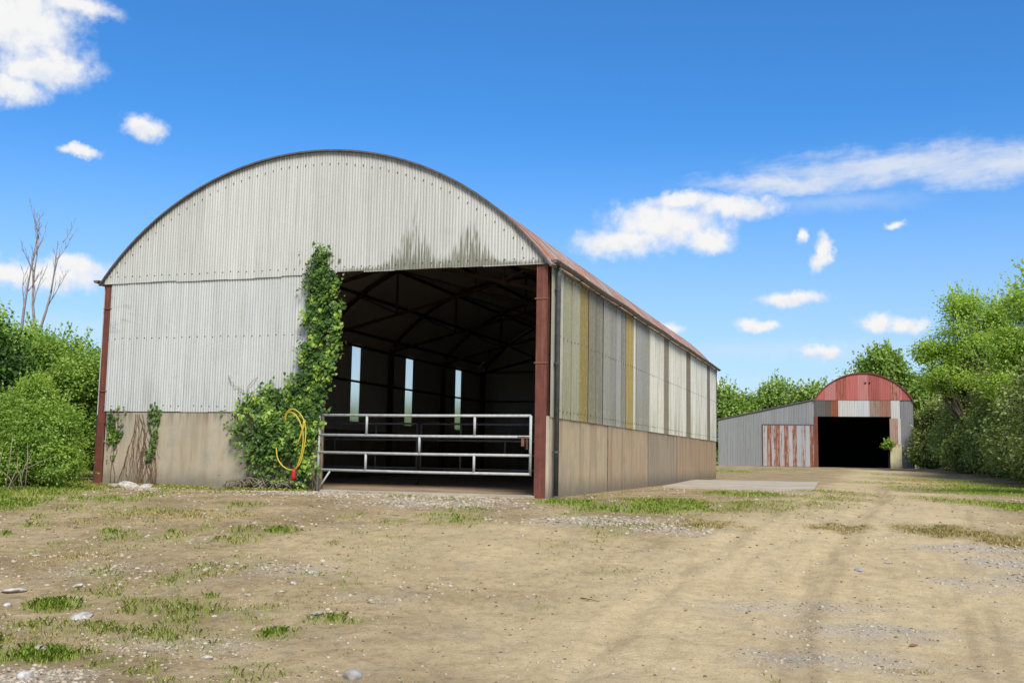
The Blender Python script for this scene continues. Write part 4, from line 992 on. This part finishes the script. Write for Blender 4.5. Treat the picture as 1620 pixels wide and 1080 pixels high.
def dead(label, x, y, H_, lean, seed, r=.15):
    rng = np.random.default_rng(seed); t = empty('dead_tree', (x, y, gz(x, y)), label=label, cat='dead tree', group='dead trees left of the barn')
    g_ = G(); fork = (lean[0]*.5*H_, 0, H_*.56)
    g_.tube([(0, 0, -.2), (lean[0]*.2*H_, 0, H_*.28), fork], [r, r*.8, r*.62], 8); g_.obj('trunk', M['deadbark'], t, smooth=True)
    g_ = G()
    twigs(g_, fork, (lean[0]+.02, .05, 1), H_*.45, r*.5, 3, rng)
    if lean[1]: twigs(g_, (fork[0], 0, fork[2]-.2), (lean[1], 0, 1), H_*.47, r*.45, 3, rng)
    twigs(g_, (lean[0]*.35*H_, 0, H_*.48), (-.6, .1, .9), H_*.12, r*.2, 1, rng)
    g_.obj('branches', M['deadbark'], t, smooth=True); return t
dead('bare pale dead tree with a single straight stem, left one of two', -21.7, 45, 9.7, (.02, 0), 3, .16)
dead('bare pale dead tree forking into two stems, right one of two', -21.1, 45, 9.9, (.03, .32), 8, .16)
# dry stalks in the low bush
st = empty('dead_stalks', (-9.7, 19.4, gz(-9.7, 19.4)), label='pale dry stalks sticking out of the low bush at left', cat='stalks')
q = G(); rng = np.random.default_rng(77)
for k in range(22):
    x0, y0 = rng.uniform(-.9, .5), rng.uniform(-.1, .6); lx, ly = rng.normal()*.25, rng.normal()*.1; h = rng.uniform(.4, 1.15)
    q.tube([(x0, y0, -.02), (x0+lx*.5, y0+ly, h*.6), (x0+lx*1.3, y0+ly, h)], [.012, .009, .004], 5)
q.obj('stalks', M['vine_pale'], st, smooth=True)

# ------------------------------------------------------------------ vegetation, right
hl = [(30.0, 73.3, 2.0, 1.7), (30.0, 68, 2.3, 2.2), (28.2, 62.5, 2.5, 2.5), (27.4, 57, 2.6, 2.6), (25.9, 51, 2.5, 2.6), (23.6, 45.5, 2.3, 2.5), (21.8, 40.5, 2.1, 2.4), (19.8, 35.5, 2.0, 2.2)]
hlab = ['darkest stretch of hedge growing against the far shed', 'hedge bush beside the far shed with brown dead patch', 'overgrown hedge bush behind the bare earth patch', 'thick ivy-covered hedge bush under the ash trees',
        'hedge bush with tangled brown stems halfway along the track', 'rounded hedge bush above the grass verge', 'leafy hedge bush beside the verge, second in from the right edge', 'nearest hedge bush, cut by the right edge over the grass verge']
for i, (x, y, h, r) in enumerate(hl):
    h *= 1.45
    leafy('hedge_bush', hlab[i], 'hedge', (x, y), [(0,0,h*.55,r,r*1.6,h*.6),(.6,1.,h*1.0,r*.9,r*1.2,h*.6),(-.5,-.6,h*.35,r*.8,r*1.3,h*.45),(.3,-.8,h*1.25,r*.7,r,h*.5)],
          'leaf_hedge', 1500, 20, .26, .15 if y > 45 else .12, 50+i, .06, group='hedge bushes along the track', nl=24, stem='stems', crown='foliage', rise=.25, lump=.42, dead_leaf=.14)
ash = [('tall light green ash tree rising over the hedge nearest the shed', (27.7, 61.5), [(-.6,0,7.6,2.3,2.4,2.0),(-1.5,0,5.6,2.4,2.2,1.6),(1.8,.4,6.6,2.4,2.2,2.4),(-.6,0,9.7,1.5,1.6,1.3),(1.4,0,9.0,1.6,1.6,1.5),(-2.6,.3,7.2,1.2,1.2,.9)], 61, .17),
       ('broad ash tree filling the right edge above the hedge', (26.2, 51.0), [(0,0,6.2,2.1,2.2,2.1),(-1.3,0,4.6,2.0,2.2,1.6),(1.0,0,7.9,1.8,2,1.9),(-.6,0,8.6,1.4,1.5,1.1),(-1.2,0,6.6,1.5,1.7,1.5),(1.8,0,5.0,1.9,2.1,1.8),(.8,0,9.4,1.3,1.3,.9)], 62, .17)]
for lab, b, e, sd_, r in ash:
    leafy('ash_tree', lab, 'tree', b, e, 'leaf_ash', 1350, 26, .30, .17, sd_, r, group='ash trees over the hedge', nl=60, ratio=.26, inner=.3, lump=.62, rise=.45, flat=.6)
leafy('ash_tree', 'ash tree reaching in at the top of the right edge', 'tree', (15.7, 27.5), [(0,0,4.7,1.9,1.6,1.4),(-1.2,-.8,5.25,1.2,1.0,.5),(1.2,0,4.4,2,2,1.6)], 'leaf_ash', 1000, 24, .22, .13, 63, .13, group='ash trees over the hedge', nl=24, ratio=.28, inner=.3, lump=.5, rise=.5)
leafy('tree', 'dark round-topped sycamore tree rising behind the arched red gable', 'tree', (33.2, 92), [(0,0,7.8,2.9,2.4,2.5),(-1.9,0,6.6,2.0,2,2.0),(2.2,0,6.4,2.6,2,2.2),(5,0,6.0,2.6,2,2.2),(0,0,9.0,1.6,1.5,1.5)], 'leaf_tree', 1400, 22, .4, .27, 64, .22, group='trees behind the far shed', lump=.5)
leafy('hawthorn_tree', 'wide hawthorn tree flecked with cream blossom behind the lean-to', 'tree', (24.3, 93), [(0,0,5.2,2.8,2.2,2.3),(-3.0,0,4.4,2.0,2,2.1),(2.7,0,5.0,2.4,2,2.3),(-1.2,0,3.2,4.,2,2.2)], 'leaf_tree', 1500, 22, .4, .25, 65, .2, group='trees behind the far shed', lump=.45)
rt = [o for o in COL.objects if o.name.startswith('hawthorn_tree')][0]
rng = np.random.default_rng(66)
P, N_, T_, var, C = crown_pts([(0,0,5.3,2.9,2.3,2.4),(2.7,0,5.1,2.5,2.1,2.4)], 260, 9, .16, rng, .85, .45)
leaf_mesh('blossom', P, N_, T_, .13*rng.uniform(.6, 1.2, len(P)), var, .5, M['blossom'], rt)
leafy('tree', 'dark tree in the gap between the barn corner and the lean-to', 'tree', (18.6, 91), [(0,0,4.6,2.0,2,2.3),(-.8,0,3.2,2.4,2,2.6),(1.6,0,3.4,1.8,2,2.2)], 'leaf_tree', 1000, 22, .4, .25, 67, .2, group='trees behind the far shed', lump=.5)
leafy('bush', 'scrubby low bush in the gap beside the lean-to', 'bush', (13.6, 84), [(0,0,1.6,2.4,2,1.7),(-3,0,1.8,2.4,2,1.8)], 'leaf_tree', 700, 20, .3, .2, 68, .08, stem='stems', crown='foliage')
leafy('weed', 'small green weed growing at the right jamb of the far shed', 'weed', (27.1, 74.2), [(0,0,1.75,.42,.3,.3),(-.2,0,1.6,.3,.2,.2)], 'leaf_bush', 60, 16, .08, .13, 69, .008, nl=3, stem='stems', crown='leaves')
# a far wooded belt round the horizon
rng = np.random.default_rng(90); n_ = 60000
ang = rng.uniform(-math.pi, math.pi, n_); rad = rng.uniform(165, 185, n_); hmax = 6+5*fbm((ang+4)*9, np.zeros(n_), 4, 8)
z_ = rng.random(n_)**.8*hmax
P = np.stack([rad*np.sin(ang), rad*np.cos(ang), z_+.3], 1)
leaf_mesh('distant_wood', P, unit(rng.normal(size=(n_, 3))+np.array([0, 0, .6])), rdir(n_, rng), rng.uniform(.9, 1.8, n_), rng.random(n_)*.7, .45, M['leaf_tree'])['kind'] = 'stuff'

# ------------------------------------------------------------------ grass and stones
def blades(name, n, which, mt, seed, hmin, hmax):
    rng = np.random.default_rng(seed); xs, ys = [], []
    tot = 0
    while tot < n:
        # more candidates close by, where blades show
        y = 6.2*np.exp(rng.random(200000)*math.log(72/6.2)); x = rng.uniform(-1, 1, 200000)*(y*.60+2)
        gm, dm, gv, tr = masks(x, y); m_ = gm if which == 0 else dm
        a_, b_ = inv(x, y); ok = ~((a_ > -.12) & (a_ < BW+.1) & (b_ > -.12) & (b_ < BL))
        ok &= ~((np.abs(x-8.6) < 3.3) & (np.abs(y-35.4) < 5.2) & (x > 4.5+(y-30)*.27) & (x < 8.9+(y-30)*.31))
        cl = sstep(.35, .7, fbm(x*5, y*5, 3, 40))
        k = ok & (rng.random(len(x)) < m_**1.2*(.08+cl)*.8)
        xs.append(x[k]); ys.append(y[k]); tot += k.sum()
    x = np.concatenate(xs)[:n]; y = np.concatenate(ys)[:n]; z = gh(x, y)
    gm = masks(x, y)[which]
    sc = np.clip(y/13, .75, 3.2)
    h = rng.uniform(hmin, hmax, n)*(.45+.75*gm)*np.clip(y/16, .8, 1.05)*np.where(y > 16, .8, 1.); wd = .0042*sc*rng.uniform(.7, 1.4, n)
    th = rng.uniform(0, 2*math.pi, n); d = np.stack([np.cos(th), np.sin(th), 0*th], 1); bd = np.stack([-np.sin(th), np.cos(th), 0*th], 1)
    ln = rng.uniform(.1, .75, n)
    B = np.stack([x, y, z-.005], 1)
    mid = B+bd*(h*ln*.35)[:, None]; mid[:, 2] += h*.6
    tip = B+bd*(h*ln)[:, None]; tip[:, 2] += h*(1-.35*ln)
    V = np.stack([B-d*wd[:, None], B+d*wd[:, None], mid+d*(wd*.8)[:, None], tip, mid-d*(wd*.8)[:, None]], 1).reshape(-1, 3)
    F = np.arange(n*5).reshape(-1, 5)
    me = bpy.data.meshes.new(name); me.vertices.add(len(V)); me.vertices.foreach_set('co', V.astype(np.float32).ravel())
    me.loops.add(F.size); me.loops.foreach_set('vertex_index', F.ravel().astype(np.int32))
    me.polygons.add(n); me.polygons.foreach_set('loop_start', np.arange(0, F.size, 5, dtype=np.int32)); me.update(calc_edges=True)
    var = np.clip(.68*rng.random(n)+.32*(gm-.25), 0, 1) if which == 0 else rng.random(n)
    at = me.attributes.new('var', 'FLOAT', 'POINT'); at.data.foreach_set('value', np.repeat(var, 5).astype(np.float32))
    return link(name, me, M[mt])
tag(blades('grass', 120000, 0, 'grass', 71, .03, .10), 'short green and yellowing grass growing in patches across the yard', 'grass', kind='stuff')
tag(blades('dry_grass', 26000, 1, 'drygrass', 72, .02, .06), 'flattened brown dry grass beside the track and below the barn', 'grass', kind='stuff')

ico = bmesh.new(); bmesh.ops.create_icosphere(ico, subdivisions=1, radius=1); IV = np.array([v_.co for v_ in ico.verts]); IF = np.array([[v_.index for v_ in f_.verts] for f_ in ico.faces]); ico.free()
def pebbles(n, seed, name='gravel', mt='pebble', even=0., smin=.006, smax=.020):
    rng = np.random.default_rng(seed); xs, ys = [], []; tot = 0
    while tot < n:
        y = 6.2*np.exp(rng.random(60000)*math.log(34/6.2)); x = rng.uniform(-1, 1, 60000)*(y*.56+1.5)
        gm, dm, gv, tr = masks(x, y); a_, b_ = inv(x, y)
        ok = ~((a_ > -.1) & (a_ < BW+.1) & (b_ > -.1))
        pr = (even+.04+.16*sstep(.5, .75, fbm(x*1.5, y*1.5, 3, 60))+1.2*gv)*(1-.75*tr)*(1-.7*gm)
        k = ok & (rng.random(len(x)) < pr); xs.append(x[k]); ys.append(y[k]); tot += k.sum()
    x = np.concatenate(xs)[:n]; y = np.concatenate(ys)[:n]; z = gh(x, y)
    s = (smin+smax*rng.random(n)**3.2)*np.clip(y/10, .9, 1.6)
    V = IV[None]*(s[:, None, None])*rng.uniform(.6, 1.25, (n, 1, 3))*np.array([1.15, 1, .55])*(1+rng.normal(size=(n, len(IV), 1))*.16)
    th = rng.uniform(0, 6.28, n); c, s_ = np.cos(th)[:, None], np.sin(th)[:, None]
    V = np.stack([V[..., 0]*c-V[..., 1]*s_, V[..., 0]*s_+V[..., 1]*c, V[..., 2]], -1)+np.stack([x, y, z+s*.12], -1)[:, None]
    F = (np.arange(n)[:, None, None]*len(IV)+IF[None]).reshape(-1, 3)
    me = bpy.data.meshes.new(name); me.vertices.add(n*len(IV)); me.vertices.foreach_set('co', V.astype(np.float32).ravel())
    me.loops.add(F.size); me.loops.foreach_set('vertex_index', F.ravel().astype(np.int32))
    me.polygons.add(len(F)); me.polygons.foreach_set('loop_start', np.arange(0, F.size, 3, dtype=np.int32)); me.update(calc_edges=True)
    at = me.attributes.new('var', 'FLOAT', 'POINT'); at.data.foreach_set('value', np.repeat(rng.random(n)**1.5, len(IV)).astype(np.float32))
    return link(name, me, M[mt])
tag(pebbles(14000, 73), 'loose pale gravel and stone chips scattered over the yard', 'gravel', kind='stuff')

M['crumb'] = material('earth_crumb', lambda t: t.bsdf(t.mix(t.attr('var'), (.12, .08, .042), (.34, .25, .14)), .95, 0., None, .1))
tag(pebbles(11000, 74, 'soil_crumbs', 'crumb', .12, .004, .014), 'small crumbs of brown earth lying over the yard', 'soil', kind='stuff')
def stone(x, y, r, label, seed, col=(.50, .46, .40), flat=.45, group=None):
    rng = np.random.default_rng(seed); b = bmesh.new(); bmesh.ops.create_icosphere(b, subdivisions=3, radius=1)
    ax = rng.uniform(.8, 1.2, 3)
    for v_ in b.verts:
        c = v_.co.copy(); k = 1
        for j in range(4):
            d = Vector(rdir(1, np.random.default_rng(seed*7+j))[0]); k -= .22*max(0, c.dot(d)-.55)
        k += .10*math.sin(c.x*4+seed)*math.sin(c.y*5)*math.cos(c.z*4+seed)
        v_.co = Vector((c.x*ax[0]*k*r*1.25, c.y*ax[1]*k*r, c.z*k*r*flat))
    me = bpy.data.meshes.new('stone'); b.to_mesh(me); b.free(); me.shade_smooth()
    o = link('stone', me, M['stone'], loc=(x, y, gz(x, y)+r*flat*.3), color=col); o.rotation_euler = (rng.normal()*.1, rng.normal()*.1, rng.uniform(0, 3)); tag(o, label, 'stone', group)
W_ = (.58, .55, .49)
stone(-5.04, 10.77, .10, 'flat whitish stone at the left edge, behind the large grass tuft', 1, W_, .3)
stone(-4.51, 11.05, .065, 'small white stone just behind the large grass tuft', 2, W_, .35)
stone(-4.74, 10.01, .04, 'little round white stone left of the large grass tuft', 3, (.65, .63, .6), .6)
stone(-3.88, 9.61, .085, 'flat pale stone in front of the large grass tuft', 4, W_, .28)
stone(-3.63, 8.28, .05, 'dull brown stone on the edge of the front left grass', 5, (.36, .33, .27), .5)
stone(-3.27, 7.24, .05, 'white lump of stone in the bottom left corner gravel', 6, (.60, .58, .54), .7)
stone(-1.07, 7.42, .055, 'grey rounded stone lying alone at the bottom of the picture', 7, (.36, .36, .36), .85)
stone(-3.23, 10.13, .035, 'small pink-white stone right of the large grass tuft', 8, (.5, .42, .38), .5)
stone(-2.27, 8.05, .035, 'small white stone near the bottom, among brown earth', 9, (.64, .61, .55), .5)
stone(-2.23, 12.02, .05, 'pale grey stone beside the small bright grass tuft', 10, (.48, .46, .44), .45)
stone(-5.78, 12.84, .05, 'pale stone lying in brown earth near the left edge', 11, (.48, .43, .38), .4)
stone(-2.31, 11.37, .04, 'small whitish stone between two gravelly patches', 12, W_, .5)
stone(-1.79, 9.89, .05, 'grey stone just behind the middle grass tufts', 13, (.42, .42, .42), .4)
stone(4.21, 12.62, .055, 'blue-grey stone lying alone in the pale wheel track', 14, (.30, .33, .36), .4)
stone(4.79, 13.22, .045, 'brown and white stone at the right of the wheel track', 15, (.45, .38, .30), .45)
stone(-8.35, 22.9, .20, 'largest white rubble lump at the foot of the left wall', 16, (.60, .57, .50), .5)
stone(-7.95, 22.75, .14, 'white rubble lump beside the largest one under the dead creeper', 17, (.56, .53, .46), .5)
stone(-8.72, 23.0, .13, 'brownish rubble lump nearest the left red post', 18, (.40, .34, .27), .55)
# twig and fallen leaves
tw = G(); z0 = gz(.78, 10.91); tw.tube([(.76, 10.93, z0+.008), (.84, 10.80, z0+.015), (.93, 10.69, z0+.008)], [.006, .005, .003], 6)
tag(tw.obj('twig', M['vine'], smooth=True), 'thin brown twig lying on the bare earth near the middle', 'twig')
def fallen(x, y, s, mt, label, seed):
    rng = np.random.default_rng(seed); z = gz(x, y)+.012; v = []; n_ = 8
    out = [(-.5, 0, .02), (-.25, .24, .05), (.1, .28, .07), (.4, .12, .03), (.55, 0, 0), (.4, -.12, .05), (.1, -.26, .06), (-.25, -.22, .03)]
    th = rng.uniform(0, 3); me_ = pymesh('leaf', [(0, 0, 0)]+[(a*s*math.cos(th)-b*s*math.sin(th), a*s*math.sin(th)+b*s*math.cos(th), c*s*2) for a, b, c in out], [(0, i+1, (i+1) % 8+1) for i in range(8)])
    tag(link('fallen_leaf', me_, mt, loc=(x, y, z)), label, 'leaf')
M['deadleaf'] = flat('dead_leaf', (.30, .09, .035), (.2, .07, .03), .7); M['greenleaf'] = flat('green_leaf', (.06, .14, .04), None, .6)
fallen(3.44, 8.95, .09, M['deadleaf'], 'rusty brown fallen leaf on the grey gravel at lower right', 3)
fallen(3.72, 9.71, .05, M['greenleaf'], 'small green leaf lying on the track at lower right', 4)
# moss and yellow growth along the wall foot
rng = np.random.default_rng(81); n_ = 5200
a_ = rng.uniform(5.3, 11.2, n_); b_ = -.06-rng.random(n_)**1.6*.55
X = PX-a_*math.cos(YAW)+b_*math.sin(YAW); Y = PY+a_*math.sin(YAW)+b_*math.cos(YAW); Z = gh(X, Y)
k_ = fbm(a_*2.2, b_*3, 3, 5) > .42; X, Y, Z = X[k_], Y[k_], Z[k_]
P = np.stack([X, Y, Z+rng.random(len(X))*.06], 1)
tag(leaf_mesh('wall_foot_weeds', P, unit(rng.normal(size=P.shape)+np.array([0, 0, .8])), unit(rng.normal(size=P.shape)+np.array([0, 0, .7])), rng.uniform(.03, .07, len(P)), rng.random(len(P))*.6, .3, M['grass']), 'yellow-green weeds along the foot of the left concrete wall', 'weeds', kind='stuff')
